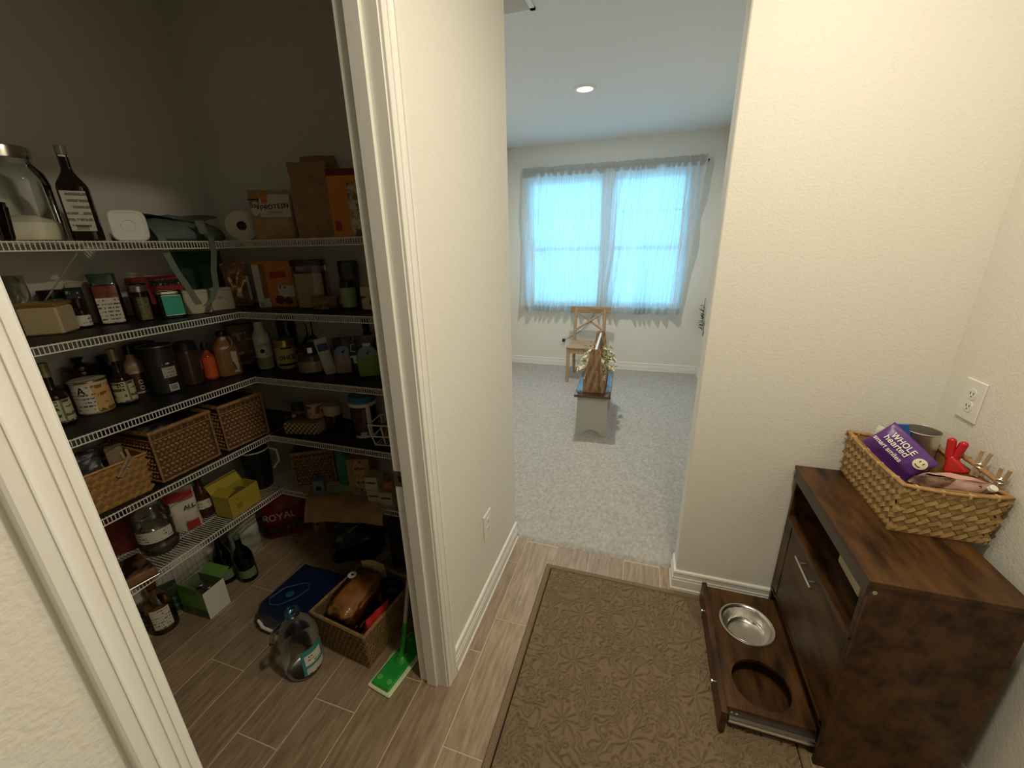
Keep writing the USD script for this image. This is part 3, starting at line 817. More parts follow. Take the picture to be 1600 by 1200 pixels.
def patch(x0, x1, z0, z1, depth, n=9, fn=None, eps=0.0012):
    def f(U, V):
        x, z = x0 + (x1 - x0) * U, z0 + (z1 - z0) * V
        return x, U * 0, z
    return drape(grid(f, n, n), depth, eps)


def disc(r, x, z, depth, n=24, sx=1.0, eps=0.0015):
    a = np.arange(n) / n * 2 * PI
    v = [(x, 0, z)] + [(x + r * sx * k * math.cos(t), 0, z + r * k * math.sin(t)) for k in (.5, 1) for t in a]
    f = [(0, 1 + i, 1 + (i + 1) % n) for i in range(n)]
    for i in range(n):
        j = (i + 1) % n
        f += [(1 + i, 1 + n + i, 1 + n + j), (1 + i, 1 + n + j, 1 + j)]
    return drape(TM(v, f), depth, eps)


PURP = pm('purple_film', (0.115, 0.030, 0.215), 0.35, bump=0.2, bs=40)


def tilted(name, label, cat_, loc, rz, rx, ry=0.0):
    """a thing that leans: its Xform carries the tilt"""
    p = T(name, label, cat_, loc, rz)
    x = UsdGeom.Xform(p)
    if rx:
        x.AddRotateXOp().Set(float(rx))
    if ry:
        x.AddRotateYOp().Set(float(ry))
    return p


pt = tilted('treat_bag', 'purple bag of pet treats leaning in the pale basket', 'bag', (0.808, 1.560, 0.893), -35, -16, 36)
m_, dp = pouchgen(0.165, 0.042, 0.112, 4, crump=0.004, top=.05, gusset=.25)
P(pt, 'bag', m_, PURP, True)
P(pt, 'brand_text', drape(mv(text('WHOLE', .0165), -.012, 0, .078), dp), TEXTW, False)
P(pt, 'brand_text', drape(mv(text('hearted', .0165), -.018, 0, .059), dp), TEXTW, False)
P(pt, 'flavor_text', drape(mv(text('smart smiles', .0125), -.024, 0, .037), dp), TEXTW, False)
P(pt, 'smile_disc', disc(.018, .058, .076, dp), pm('cream_ink', (0.80, 0.74, 0.52), 0.5), False)
P(pt, 'smile', cat(drape(cb(.003, .0005, .006, .079, x=.052), dp, .002), drape(cb(.003, .0005, .006, .079, x=.063), dp, .002), *[drape(cb(.003, .0005, .0025, .069 - .004 * math.cos(t), x=.058 + .008 * math.sin(t)), dp, .002) for t in np.linspace(-1, 1, 7)]), TEXTB, False, kind='stuff')

cl_ = tilted('blue_clip', 'blue plastic bag clip standing behind the purple treat bag', 'clip', (0.902, 1.622, 0.868), -28, 0, -14)
BLUE = pm('blue_plastic', (0.035, 0.13, 0.42), 0.35)
P(cl_, 'jaw', bx(-.021, .021, -.006, .000, 0, .142, .002), BLUE, 30)
P(cl_, 'jaw', bx(-.020, .020, .001, .006, 0, .140, .002), BLUE, 30)
sc_ = tilted('crumpled_bag', 'white crumpled plastic bag behind the purple treat bag', 'bag', (0.838, 1.650, 0.845), -30, -6, 8)
m2, _ = pouchgen(.080, .035, .132, 11, crump=.014)
P(sc_, 'bag', m2, pm('white_film', (0.74, 0.72, 0.66), 0.3), True)
po = T('steel_cup', 'stainless steel cup standing in the pale basket', 'cup', (0.943, 1.652, 0.845))
P(po, 'cup', lathe([(0, .001), (.044, .001), (.047, .006), (.050, .135), (.052, .137), (.0525, .139), (.050, .1405), (.048, .137), (.045, .008), (0, .007)], 40), BRUSH, 40)
RED = pm('red_plastic', (0.50, 0.012, 0.015), 0.3)
rs = tilted('red_scoop', 'bright red plastic scoop with two rounded lobes in the pale basket', 'scoop', (0.950, 1.500, 0.905), -34, -8)
ico = lambda r, x, y, z, n=2: mv(trimesh.creation.icosphere(n, r), x, y, z).vertices
hull = lambda *v: trimesh.convex.convex_hull(np.vstack(v))
P(rs, 'handle', hull(ico(.0110, -.0125, 0, .103), ico(.011, -.006, 0, .050)), RED, 50)
P(rs, 'handle', hull(ico(.0110, .0135, 0, .100), ico(.011, .006, 0, .050)), RED, 50)
P(rs, 'blade', hull(ico(.013, 0, 0, .048), ico(.009, .034, -.012, .022, 1), ico(.010, 0.0, -.008, 0.010, 1)), RED, 50)


def clothespin(loc, rz, rx, ry, lab, L=0.072):
    c = tilted('clothespin', lab, 'clothespin', loc, rz, rx, ry)
    for s in (-1, 1):
        P(c, 'prong', mv(bx(-.0045, .0045, -.0035, .0035, 0, L, .001), s * .0047, 0, 0, ry=s * 3), PINE, 30)
    P(c, 'spring', cat(*[tube([(.010 * math.cos(t), .006 * (k - 1), L * .45 + .006 * math.sin(t)) for t in np.linspace(0, 2 * PI, 9)], .0011, 4) for k in range(3)]), NICKEL, 40, kind='stuff')
    return c


clothespin((0.982, 1.450, 0.928), -36, 0, 6, 'wooden clothespin in the pale basket, nearer the red scoop', .085)
clothespin((0.996, 1.385, 0.924), -36, 6, 4, 'wooden clothespin at the near right corner of the pale basket', .072)
pk = tilted('pink_package', 'pink and clear plastic package lying at the front of the pale basket', 'package', (0.892, 1.405, 0.885), -6, 0)
m3, d3 = pouchgen(.145, .06, .085, 21, crump=.010)
PINK = pm('pink_film', (0.66, 0.40, 0.33), 0.25, var=.2, vs=30)
P(pk, 'package', mv(m3, .01, 0.02, 0.0, rx=38), PINK, True)
P(pk, 'clear_flap', mv(pouchgen(.09, .03, .06, 25, crump=.012)[0], -.050, -.012, 0.020, rx=40, rz=12), clear('wrap_film', (.92, .91, .88), rough=.1), True)
P(pk, 'print_marks', cat(*[mv(cb(.0025, .0006, .009, 0), .045 + .006 * k, -.024 - .003 * k, .050, rx=40, ry=25 * (-1) ** k) for k in range(4)]), TEXTB, False, kind='stuff')
wc = tilted('white_cap_bottle', 'small bottle with a white cap at the near right of the pale basket', 'bottle', (0.964, 1.385, 0.905), 0, 35, 15)
P(wc, 'bottle', lathe([(0, 0), (.012, 0), (.012, .03), (.008, .034), (0, .035)], 18), PLAS, 40)
P(wc, 'cap', cyl(.0105, .014, .033, 20, b=.002), WHITE, 40)
br = T('bamboo_rod', 'short brown bamboo rod lying along the right rim of the pale basket', 'stick', (0.992, 1.465, 0.952))
P(br, 'rod', tube([(-.014, .075, .012), (-.006, .03, .009), (0.0, -.025, .003), (0.006, -.075, -.003)], .0075, 8), RIMM, 50)
P(br, 'node_ring', tube([(-.0072, .034, .0095), (-.0055, .027, .0087)], .0088, 8), RIMM, 50)
P(br, 'node_ring', tube([(.0, -.022, .0034), (.0008, -.03, .0024)], .0088, 8), RIMM, 50)

# ------------------------------------------------------------------ pantry: wire shelves and black liners
SZ = (1.663, 1.343, 1.016, 0.692, 0.363)
SX, SYB = -1.85, 1.472                                   # front edges
NTH = ('top', 'second', 'third', 'fourth', 'lowest')
PITCH = 0.0122


def wires(n, step, a, b, horizontal):
    """n thin square wires with a bent front lip; a: wall side, b: front"""
    ms_v, ms_f = [], []
    r = 0.0014
    sg = math.copysign(1.0, b - a)
    prof = [(a, 0.0), (b, 0.0), (b, -0.029)]
    for k in range(n):
        s = k * step
        base = len(ms_v)
        for i, (p, z) in enumerate(prof):
            o = [(-r, r), (r, r), (r, -r), (-r, -r)]
            for ds, dn in o:
                if i == 0:
                    q = (p, z + dn)
                elif i == 1:
                    q = (p + sg * dn, z + dn)
                else:
                    q = (p + sg * dn, z)
                ms_v.append((q[0], s + ds, q[1]) if horizontal else (s + ds, q[0], q[1]))
        for i in range(2):
            for k4 in range(4):
                a_, b_ = base + i * 4 + k4, base + i * 4 + (k4 + 1) % 4
                ms_f += [(a_, b_, b_ + 4), (a_, b_ + 4, a_ + 4)]
    m = TM(ms_v, ms_f); m.fix_normals(multibody=False)
    return m


LX0, LY0 = PX + 0.002, -0.60
nl, nb = int((PY - 0.004 - LY0) / PITCH), int((-0.735 - SX) / PITCH)
wl, wb = wires(nl, PITCH, LX0, SX, True), wires(nb, PITCH, PY - 0.002, SYB, False)
rodw = 0.0028
for i, z in enumerate(SZ):
    sh = T('wire_shelf', f'long white wire shelf on the left pantry wall, {NTH[i]} of five', 'shelf', (0, 0, 0), group=None)
    P(sh, 'cross_wires', mv(wl, 0, LY0, z), WIREW, False, kind='stuff')
    for x, dz in ((SX, 0.0), (SX, -0.029), (SX - 0.13, -0.003), (SX - 0.26, -0.003), (LX0 + 0.004, -0.003)):
        P(sh, 'long_rod', mv(cyl(rodw, PY - 0.004 - LY0, n=8), x, PY - 0.004, z + dz - (.0025 if dz > -.02 else 0), rx=90), WIREW, True)
    for y in (0.35, 0.945) if i == 0 else (0.35,):
        P(sh, 'support_brace', tube([(SX + .001, y, z - 0.024), (SX - 0.02, y, z - 0.042), (LX0, y, z - 0.27)], 0.0025, 6), WIREW, 40)
    sb = T('wire_shelf', f'short white wire shelf across the back of the pantry, {NTH[i]} of five', 'shelf', (0, 0, 0), group=None)
    P(sb, 'cross_wires', mv(wb, SX + 0.006, 0, z), WIREW, False, kind='stuff')
    for y, dz in ((SYB, 0.0), (SYB, -0.029), (SYB + 0.14, -0.003), (PY - 0.006, -0.003)):
        P(sb, 'long_rod', mv(cyl(rodw, -0.735 - SX - 0.004, n=8), SX + 0.004, y, z + dz - (.0025 if dz > -.02 else 0), ry=90), WIREW, True)
    if i in (1, 2, 3):
        ln = T('shelf_liner', f'black liner on the long left shelf, {NTH[i]} from the top', 'shelf liner')
        P(ln, 'sheet', bx(LX0 + 0.004, SX - 0.004, LY0 + .01, PY - 0.012, z + 0.0013, z + 0.004), LINER, False)
        ln = T('shelf_liner', f'black liner on the short back shelf, {NTH[i]} from the top', 'shelf liner')
        P(ln, 'sheet', bx(SX + 0.008, -0.742, SYB + 0.004, PY - 0.012, z + 0.0013, z + 0.004), LINER, False)
D1, D2, D3, D4, D5 = SZ[0] + .0015, SZ[1] + .0045, SZ[2] + .0045, SZ[3] + .0045, SZ[4] + .0015

# ------------------------------------------------------------------ builders of goods


def jar(name, label, cat_, x, y, z, rz, r, h, mat, lid, lidm, neck=0.86, lab=None, content=None, sq=None, n=30, lid_r=None, shoulder=.1):
    """lid: height; lab: (z0, z1, half angle, material); content: (material, fill)"""
    t = T(name, label, cat_, (x, y, z), rz)
    hb = h - lid
    b = .006
    pr = [(0, .0), (r - b, 0), (r, b), (r, hb * (1 - shoulder) - .01), (r * .985, hb * (1 - shoulder)), (r * neck, hb - .003), (r * neck, hb)]
    if content:
        P(t, 'contents', lathe([(0, .004), (r * .93, .004), (r * .95, .01), (r * .95, hb * content[1]), (0, hb * content[1] + .004)], n, sq), content[0], 40)
    P(t, 'body', lathe(pr + ([(0, hb)] if not content else [(r * neck - .003, hb)]), n, sq), mat, 40)
    if lid:
        lr = lid_r or r * neck + .003
        P(t, 'lid', lathe([(0, hb - lid * .35), (lr, hb - lid * .35), (lr, h - .003), (lr - .003, h), (0, h + .0005)], n, sq), lidm, 40)
    if lab:
        if sq:
            wl_ = r * .8
            P(t, 'paper_label', bx(-wl_, wl_, -r - .0012, -r + .001, hb * lab[0], hb * lab[1]), lab[3], False)
        else:
            P(t, 'paper_label', arc(r, hb * lab[0], hb * lab[1], -lab[2], lab[2], 14), lab[3], True)
    return t


def bottle(name, label, cat_, x, y, z, rz, r, h, mat, neck_r, sh0, sh1, cap, capm, lab=None, n=28, sq=None, capr=None, waist=None):
    """sh0, sh1: shoulder start and end as fractions of h; cap: height"""
    t = T(name, label, cat_, (x, y, z), rz)
    pr = [(0, 0), (r - .006, 0), (r, .007)]
    if waist:
        pr += [(r, h * waist[0]), (r * waist[2], h * (waist[0] + .05)), (r * waist[2], h * (waist[1] - .05)), (r, h * waist[1])]
    pr += [(r, h * sh0)]
    for f in (.2, .4, .6, .8, 1.0):
        k = (1 - math.cos(PI * f)) / 2
        pr.append((r + (neck_r - r) * k, h * (sh0 + (sh1 - sh0) * f)))
    pr += [(neck_r, h - cap), (0, h - cap + .001)]
    P(t, 'body', lathe(pr, n, sq), mat, 50)
    if cap:
        cr = capr or neck_r + .002
        P(t, 'cap', lathe([(0, h - cap), (cr, h - cap), (cr, h - .003), (cr - .002, h), (0, h)], n), capm, 40)
    if lab:
        if sq:
            P(t, 'paper_label', bx(-r * .72, r * .72, -r - .0014, -r + .002, h * lab[0], h * lab[1]), lab[3], False)
        else:
            P(t, 'paper_label', arc(r, h * lab[0], h * lab[1], -lab[2], lab[2], 14), lab[3], True)
    return t


def carton(name, label, cat_, x, y, z, rz, w, d, h, mat, panels=(), b=.0015, body='box_body'):
    """panels: (face, u0, u1, v0, v1, material, name) in fractions; face f, l, r or t"""
    t = T(name, label, cat_, (x, y, z), rz)
    P(t, body, cb(w, d, h, 0, b), mat, False)
    e = .0008
    for fc, u0, u1, v0, v1, m, nm in panels:
        if fc == 'f':
            g = bx(-w / 2 + w * u0, -w / 2 + w * u1, -d / 2 - e, -d / 2 + .001, h * v0, h * v1)
        elif fc == 'r':
            g = bx(w / 2 - .001, w / 2 + e, -d / 2 + d * u0, -d / 2 + d * u1, h * v0, h * v1)
        elif fc == 'l':
            g = bx(-w / 2 - e, -w / 2 + .001, d / 2 - d * u1, d / 2 - d * u0, h * v0, h * v1)
        else:
            g = bx(-w / 2 + w * u0, -w / 2 + w * u1, -d / 2 + d * v0, -d / 2 + d * v1, h - .001, h + e)
        P(t, nm, g, m, False)
    return t


def pouch(name, label, cat_, x, y, z, rz, w, d, h, mat, seed, rx=0.0, ry=0.0, **kw):
    t = tilted(name, label, cat_, (x, y, z), rz, rx, ry)
    m, dp_ = pouchgen(w, d, h, seed, **kw)
    P(t, 'bag', m, mat, True)
    return t, dp_


C = lambda n, c=(.5, .5, .5), r=.5, **k: pm(n, c, r, **k)
GOLD = C('gold_tin', (.55, .38, .12), .3, metal=.8)
TAN = C('tan_tin', (.58, .45, .27), .5)
CREAM = C('cream_card', (.62, .54, .40), .6)
ORANGE = C('orange_card', (.66, .24, .045), .5)
DORANGE = C('deep_orange', (.60, .13, .03), .5)
REDC = C('red_card', (.42, .035, .03), .45)
DRED = C('dark_red', (.16, .022, .016), .45)
YEL = C('yellow_card', (.50, .38, .05), .5)
GREENC = C('green_card', (.10, .28, .05), .5)
DGREEN = C('dark_green', (.030, .10, .065), .5)
BLUEC = C('navy_film', (.004, .013, .048), .35)
TEAL = C('teal_glow', (.02, .42, .30), .3)
BROWNL = C('brown_liquid', (.15, .035, .015), .12)
AMBER = C('amber_juice', (.26, .115, .035), .35)
SPICE = C('spice_red', (.25, .06, .03), .7, var=.4, vs=80)
FLOUR = C('flour', (.80, .74, .60), .95, var=.06, vs=20)
SUGAR = C('raw_sugar', (.52, .42, .29), .9, var=.1, vs=200)
BEIGEF = C('oat_flour', (.52, .40, .25), .9, var=.1, vs=90)
PICKLE = C('pickle_green', (.20, .30, .06), .3, var=.4, vs=40)
COPPER = C('copper_foil', (.52, .29, .15), .28, metal=.55, bump=.5, bs=45, bd=.01)
GREYG = C('grey_green_nylon', (.12, .15, .13), .6, bump=.4, bs=60)
TXL = printed('label_white', (.72, .68, .58), (.10, .09, .08))
TXG = printed('label_green_cream', (.60, .55, .36), (.08, .11, .05), s=130, thr=.42, band=240)
TXO = printed('label_orange', (.66, .42, .16), (.25, .10, .03), s=120, thr=.5, band=200)
TXS = printed('label_sun', (.74, .72, .64), (.03, .03, .03), s=60, thr=.5, band=110)
TXB = printed('label_black', (.03, .03, .03), (.6, .58, .5), s=160, thr=.55, band=260)
TXY = printed('label_gold', (.52, .44, .14), (.10, .07, .02), s=120, thr=.55, band=200)
TXK = printed('label_kraft', (.50, .33, .17), (.10, .05, .02), s=90, thr=.5, band=150)

# ---------------- top shelf
t = T('glass_canister', 'big clear glass canister of flour with a steel lid, leftmost on the top shelf', 'canister', (-2.045, .925, D1), 62)
P(t, 'body', lathe([(0, 0), (.086, 0), (.093, .008), (.093, .185), (.088, .215), (.066, .245), (.064, .262)], 36, sq=3.0), GLASS, 40)
P(t, 'flour', lathe([(0, .004), (.084, .004), (.088, .012), (.088, .060), (.07, .072), (.03, .085), (0, .078)], 36, sq=3.0), FLOUR, 40)
P(t, 'lid', lathe([(0, .256), (.070, .256), (.072, .260), (.072, .290), (.069, .294), (0, .295)], 36), STEEL, 40)
P(t, 'paper_label', arc(.0945, .095, .165, -62, -35, 8), TXL, True)
t = T('glass_tumbler', 'dark ribbed glass tumbler at the very left of the top shelf', 'glass', (-1.925, .800, D1), 60)
P(t, 'wall', lathe([(0, 0), (.028, 0), (.031, .004), (.040, .112), (.0385, .112), (.029, .006), (0, .006)], 24), clear('smoke_glass', (.45, .42, .36), rough=.04), 30)
P(t, 'ribs', cat(*[mv(tube([(.0312, 0, .006), (.0395, 0, .10)], .0016, 4), rz=15 * k) for k in range(24)]), clear('smoke_glass'), 30, kind='stuff')
t = bottle('oil_bottle', 'tall square dark olive oil bottle with a white back label', 'bottle', -1.985, 1.058, D1, 55, .042, .315, DGLASS, .014, .56, .78, .028, C('grey_cap', (.22, .21, .18), .35), sq=5.0, n=36)
P(t, 'paper_label', bx(-.033, .033, -.0436, -.041, .035, .168), printed('label_back', (.66, .62, .52), (.22, .20, .16), s=140, thr=.40, band=300), False)
P(t, 'barcode', cat(*[cb(.0016, .0006, .016, .040, 0, -.016 + .0036 * k, -.0438) for k in range(9)]), TEXTB, False, kind='stuff')
P(t, 'neck_ring', lathe([(.0145, .279), (.0165, .280), (.0165, .285), (.0145, .286)], 20), WHITE)
t = tilted('plastic_tub', 'white square plastic tub lying on its side with its lid facing out', 'tub', (-1.93, 1.160, D1 + .053), 62, 90)
P(t, 'lid', lathe([(0, .062), (.052, .062), (.055, .066), (.055, .074), (.051, .078), (.046, .078), (.0455, .0755), (.030, .0755), (.0, .0755)], 40, sq=4.5), WHITE, 30)
P(t, 'embossed_ring', lathe([(.019, .0755), (.0195, .0775), (.021, .0775), (.0215, .0755)], 32), WHITE, 30)
P(t, 'tub_wall', lathe([(0, -.03), (.044, -.03), (.046, -.026), (.0505, .062), (0, .062)], 40, sq=4.5), WHITE, 30)
# soft nylon bag with hanging straps
t = T('nylon_bag', 'grey green nylon lunch bag lying on the top shelf with straps hanging down', 'bag', (-2.045, 1.395, D1), 78)


def slump(U, V):
    a = 2 * PI * U; c, s = np.cos(a), np.sin(a); k = (np.abs(c) ** 2.6 + np.abs(s) ** 2.6) ** (-1 / 2.6)
    r = np.sqrt(np.clip(1 - np.clip(V, 0, 1) ** 2.6, 0, 1)) * (1 - .12 * (V < .05))
    n = meshkit.fbm(np.stack([c * k * 2.5, s * k * 2.5, V * 2], -1), 4, 5) - .5
    return .205 * c * k * r * (1 + .1 * n), .13 * s * k * r * (1 + .1 * n), .098 * V * (1 + .55 * n) + .001


P(t, 'bag', cat(grid(slump, 45, 16)), GREYG, True)
P(t, 'zip_flap', grid(lambda U, V: (-.17 + .33 * U, -.09 + .13 * V, .093 + .020 * np.sin(7 * U + 3 * V) * .6 + .012 * np.sin(PI * V)), 24, 8), C('grey_green_flap', (.09, .115, .10), .6), True)
STR = C('strap_green', (.15, .19, .15), .7)


def strap(pts, w):
    p = np.array(pts, float); V, F = [], []
    for i in range(len(p)):
        V += [p[i] + np.array([-w / 2, 0, 0]), p[i] + np.array([w / 2, 0, 0]), p[i] + np.array([w / 2, -.002, 0]), p[i] + np.array([-w / 2, -.002, 0])]
    for i in range(len(p) - 1):
        for k in range(4):
            a, b = i * 4 + k, i * 4 + (k + 1) % 4
            F += [(a, b, b + 4), (a, b + 4, a + 4)]
    return TM(V, F)


P(t, 'strap', strap([(-.115, -.12, .062), (-.120, -.165, .040), (-.122, -.199, .012), (-.121, -.203, -.05), (-.105, -.204, -.12), (-.075, -.204, -.20), (-.055, -.2035, -.262)], .026), STR, 50)
P(t, 'strap', strap([(.03, -.12, .062), (.055, -.165, .035), (.060, -.199, .012), (.055, -.203, -.05), (.035, -.204, -.13), (.030, -.204, -.19), (.0, -.2035, -.25), (-.03, -.2035, -.27)], .024), STR, 50)
P(t, 'buckle', mv(bx(-.018, .018, -.008, 0, -.03, .03, .004), .045, -.17, .055, rx=-20), C('buckle_grey', (.20, .19, .15), .5), 30)
t = tilted('paper_roll', 'white toilet paper roll facing out on the top shelf corner', 'paper roll', (-1.875, 1.615, D1 + .067), 44, 90)
P(t, 'paper', lathe([(.0205, -.045), (.066, -.045), (.0675, -.043), (.0675, .053), (.066, .055), (.0205, .055)], 40), PAPERW, 40)
P(t, 'cardboard_core', lathe([(.0205, .0545), (.0195, .0545), (.0195, -.0445), (.0205, -.0445)], 32), CARD, 40)
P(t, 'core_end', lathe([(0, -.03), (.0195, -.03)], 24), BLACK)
t, dp_ = pouch('baking_mix_bag', 'tan and white pouch lettered PROTEIN with 25g badge on the top shelf', 'bag', -1.652, 1.592, D1, 28, .185, .075, .210, C('tan_film', (.52, .33, .15), .4, var=.2, vs=20), 31, top=.12)
P(t, 'white_panel', patch(-.040, .084, .095, .192, dp_, 10), C('offwhite_print', (.72, .68, .58), .5), True)
P(t, 'brand_text', drape(mv(text('PROTEIN', .0190), .022, 0, .130, ry=-5), dp_, .002), TEXTB, False)
P(t, 'small_text', drape(mv(text('pancake', .012), .022, 0, .111), dp_, .002), TXK, False)
P(t, 'badge', disc(.029, -.058, .132, dp_, sx=.72), C('badge_white', (.74, .72, .66), .5), False)
P(t, 'badge_text', drape(mv(text('25g', .0140), -.058, 0, .136), dp_, .0025), TEXTB, False)
P(t, 'orange_print', cat(disc(.022, -.022, .186, dp_, sx=.8), disc(.014, -.018, .164, dp_)), ORANGE, False, 'orange print at the top of the pouch')
P(t, 'chocolate_swirl', cat(drape(cb(.05, .0005, .005, .168, x=-.065), dp_, .002)), TEXTB, False)
t = T('paper_bag', 'open tall brown paper grocery bag on the top shelf', 'paper bag', (-1.448, 1.664, D1), 18)


def bagside(U, V):
    a = U * 4; k = np.floor(np.clip(a, 0, 3.999)); u = a - k
    w, d_ = .085, .062
    x = np.select([k == 0, k == 1, k == 2, k == 3], [-w + 2 * w * u, w + 0 * u, w - 2 * w * u, -w + 0 * u])
    y = np.select([k == 0, k == 1, k == 2, k == 3], [-d_ + 0 * u, -d_ + 2 * d_ * u, d_ + 0 * u, d_ - 2 * d_ * u])
    n = meshkit.fbm(np.stack([x * 22, y * 22, V * 5], -1), 3, 9) - .5
    inn = np.where((k == 1) | (k == 3), -.030 * np.sin(PI * u) * (V > .1) * (1 - .4 * V), 0)
    x = x + np.sign(x) * inn + .012 * n * V - .02 * V * (V > .6) * (V - .6)
    return x, y + .012 * n * V, .31 * V + np.where((k == 2), .045 * V ** 6, 0) + .012 * n * V


P(t, 'paper_wall', grid(bagside, 65, 22), KRAFT, 40)
P(t, 'bottom', bx(-.085, .085, -.062, .062, 0, .001), KRAFT, False)
P(t, 'bag_contents', mv(bx(-.055, .055, -.03, .04, .004, .235, .01), 0, 0, 0), C('dark_packet', (.05, .03, .03), .4), 30, 'dark packet inside the paper bag')
t = carton('cereal_box', 'orange box of cereal on the top shelf at the door edge', 'box', -1.195, 1.585, D1, 14, .195, .062, .262, ORANGE, [('f', .42, 1.0, .0, .80, C('cereal_print', (.62, .55, .42), .5, col2=(.22, .10, .03), vs=22, lo=.45, hi=.55), 'printed_panel'), ('f', .06, .20, .10, .24, REDC, 'red_seal'), ('f', .0, 1.0, .90, 1.0, DRED, 'dark_band')])
P(t, 'yellow_badge', mv(cyl(.032, .001, n=24), .045, -.0315, .185, rx=90), C('badge_yellow', (.60, .42, .10), .5), 30)
carton('dark_box', 'dark brown box standing between paper bag and orange cereal box', 'box', -1.300, 1.712, D1, 10, .08, .06, .285, C('dark_brown_card', (.055, .028, .018), .5), [('f', .1, .9, .3, .85, C('mottled_label', (.14, .10, .07), .5, col2=(.03, .02, .02), vs=60), 'printed_panel')])

# ---------------- second shelf, left run
bottle('syrup_bottle', 'red brown syrup bottle with a tan label behind the door casing', 'bottle', -2.17, .795, D2, 66, .050, .225, BROWNL, .019, .42, .86, .028, C('clear_cap', (.30, .28, .20), .3), lab=(.10, .40, 80, C('tan_label', (.58, .46, .28), .5)))
carton('gold_lid_tin', 'square tan tin with a gold lid at the left of the second shelf', 'tin', -2.075, .905, D2, 40, .108, .108, .098, TAN, [('f', .0, 1, .02, .06, GOLD, 'base_bead')], b=.006)
t = T('tin_lid', 'gold lid set on the square tan tin', 'lid', (-2.075, .905, D2 + .099), 40)
P(t, 'lid', cb(.111, .111, .014, 0, .004), GOLD, 30)
jar('pickle_jar', 'shiny green jar with dark lid behind the tan tin', 'jar', -2.205, .992, D2, 60, .040, .145, clear('green_glass', (.55, .75, .45)), .02, BLACK, content=(PICKLE, .9))
carton('white_card_box', 'small off-white carton behind the green jar on the second shelf', 'box', -2.215, 1.085, D2, 55, .062, .05, .165, CREAM)
t = pouch('plastic_wrap_bag', 'crumpled translucent plastic bag tucked behind the jars on the second shelf', 'bag', -2.215, .888, D2, 60, .10, .05, .205, clear('cloudy_plastic', (.75, .74, .70), rough=.3), 41, crump=.03, top=.05)[0]
bottle('vanilla_bottle', 'small dark bottle with black cap beside the tan tin', 'bottle', -2.085, 1.005, D2, 62, .024, .112, DGLASS, .013, .58, .72, .030, BLACK, lab=(.08, .45, 75, TXL))
t = carton('black_packet', 'small black carton with white lettering behind the little dark bottle', 'box', -2.150, 1.035, D2, 58, .05, .03, .150, BLACK, [('f', .1, .9, .74, .95, TXB, 'printed_panel')])
jar('spice_jar', 'large square spice jar with dark green lid and white label', 'jar', -2.085, 1.105, D2, 58, .043, .198, GLASS, .026, C('dark_green_lid', (.03, .075, .035), .35), neck=.88, lab=(.04, .62, 50, TXL), content=(SPICE, .88), sq=6.0)
jar('glass_jar', 'clear glass jar of dried herbs right of the green lidded spice jar', 'jar', -2.030, 1.185, D2, 60, .034, .145, GLASS, .018, C('tin_lid_grey', (.45, .43, .38), .3, metal=.9), content=(C('herbs', (.22, .19, .09), .9, var=.5, vs=120), .75))
jar('short_jar', 'shorter dark glass jar half hidden behind the teal labelled candle', 'jar', -2.11, 1.235, D2, 60, .032, .150, DGLASS, .02, BLACK)
t = T('candle_jar', 'dark square candle jar with a bright teal label', 'candle', (-1.990, 1.272, D2), 64)
P(t, 'glass', lathe([(0, 0), (.040, 0), (.044, .005), (.046, .112), (.043, .112), (.040, .05), (0, .05)], 36, sq=5.0), C('black_glass', (.015, .018, .016), .12), 40)
P(t, 'teal_label', bx(-.031, .037, -.0475, -.044, .014, .098), TEAL, False, 'bright teal label')
P(t, 'label_border', cat(bx(-.031, .037, -.0480, -.044, .097, .1), bx(-.031, .037, -.0480, -.044, .013, .016)), WHITE, False)
P(t, 'silver_rim', lathe([(.0462, .104), (.0475, .105), (.0475, .114), (.0455, .114)], 36, sq=5.0), NICKEL, 40)
carton('red_box', 'dark red box lying at the back of the second shelf above the candle', 'box', -2.19, 1.358, D2, 76, .195, .075, .168, REDC, [('f', .35, .95, .75, .92, TXB, 'printed_panel')], b=.006)
for (x, y), lab in (((-1.995, 1.385), 'square off-white tea tin right of the teal candle'), ((-1.990, 1.500), 'square off-white tea tin under the hanging green strap, right of its twin')):
    t = carton('tea_tin', lab, 'tin', x, y, D2, 66, .098, .07, .106, CREAM, [('f', .2, .8, .25, .85, printed('label_seal', (.60, .53, .40), (.36, .29, .2), s=120, thr=.5, band=160), 'printed_seal'), ('f', 0, 1, .88, .91, C('tin_seam', (.40, .33, .24), .5), 'lid_seam')], b=.004)
t = carton('green_box', 'tall dark green box behind the tea tins on the second shelf', 'box', -2.185, 1.576, D2, 74, .20, .07, .275, DGREEN, [('f', .45, .95, .22, .30, printed('label_dgreen', (.03, .10, .065), (.45, .5, .42), s=120, thr=.5), 'printed_text')])
t, dp_ = pouch('foil_coffee_bag', 'crumpled copper foil bag at the corner of the second shelf', 'bag', -2.02, 1.635, D2, 52, .115, .07, .215, COPPER, 51, crump=.022, top=.10)
P(t, 'white_seam', patch(.040, .052, .03, .15, dp_, 6), WHITE, True)
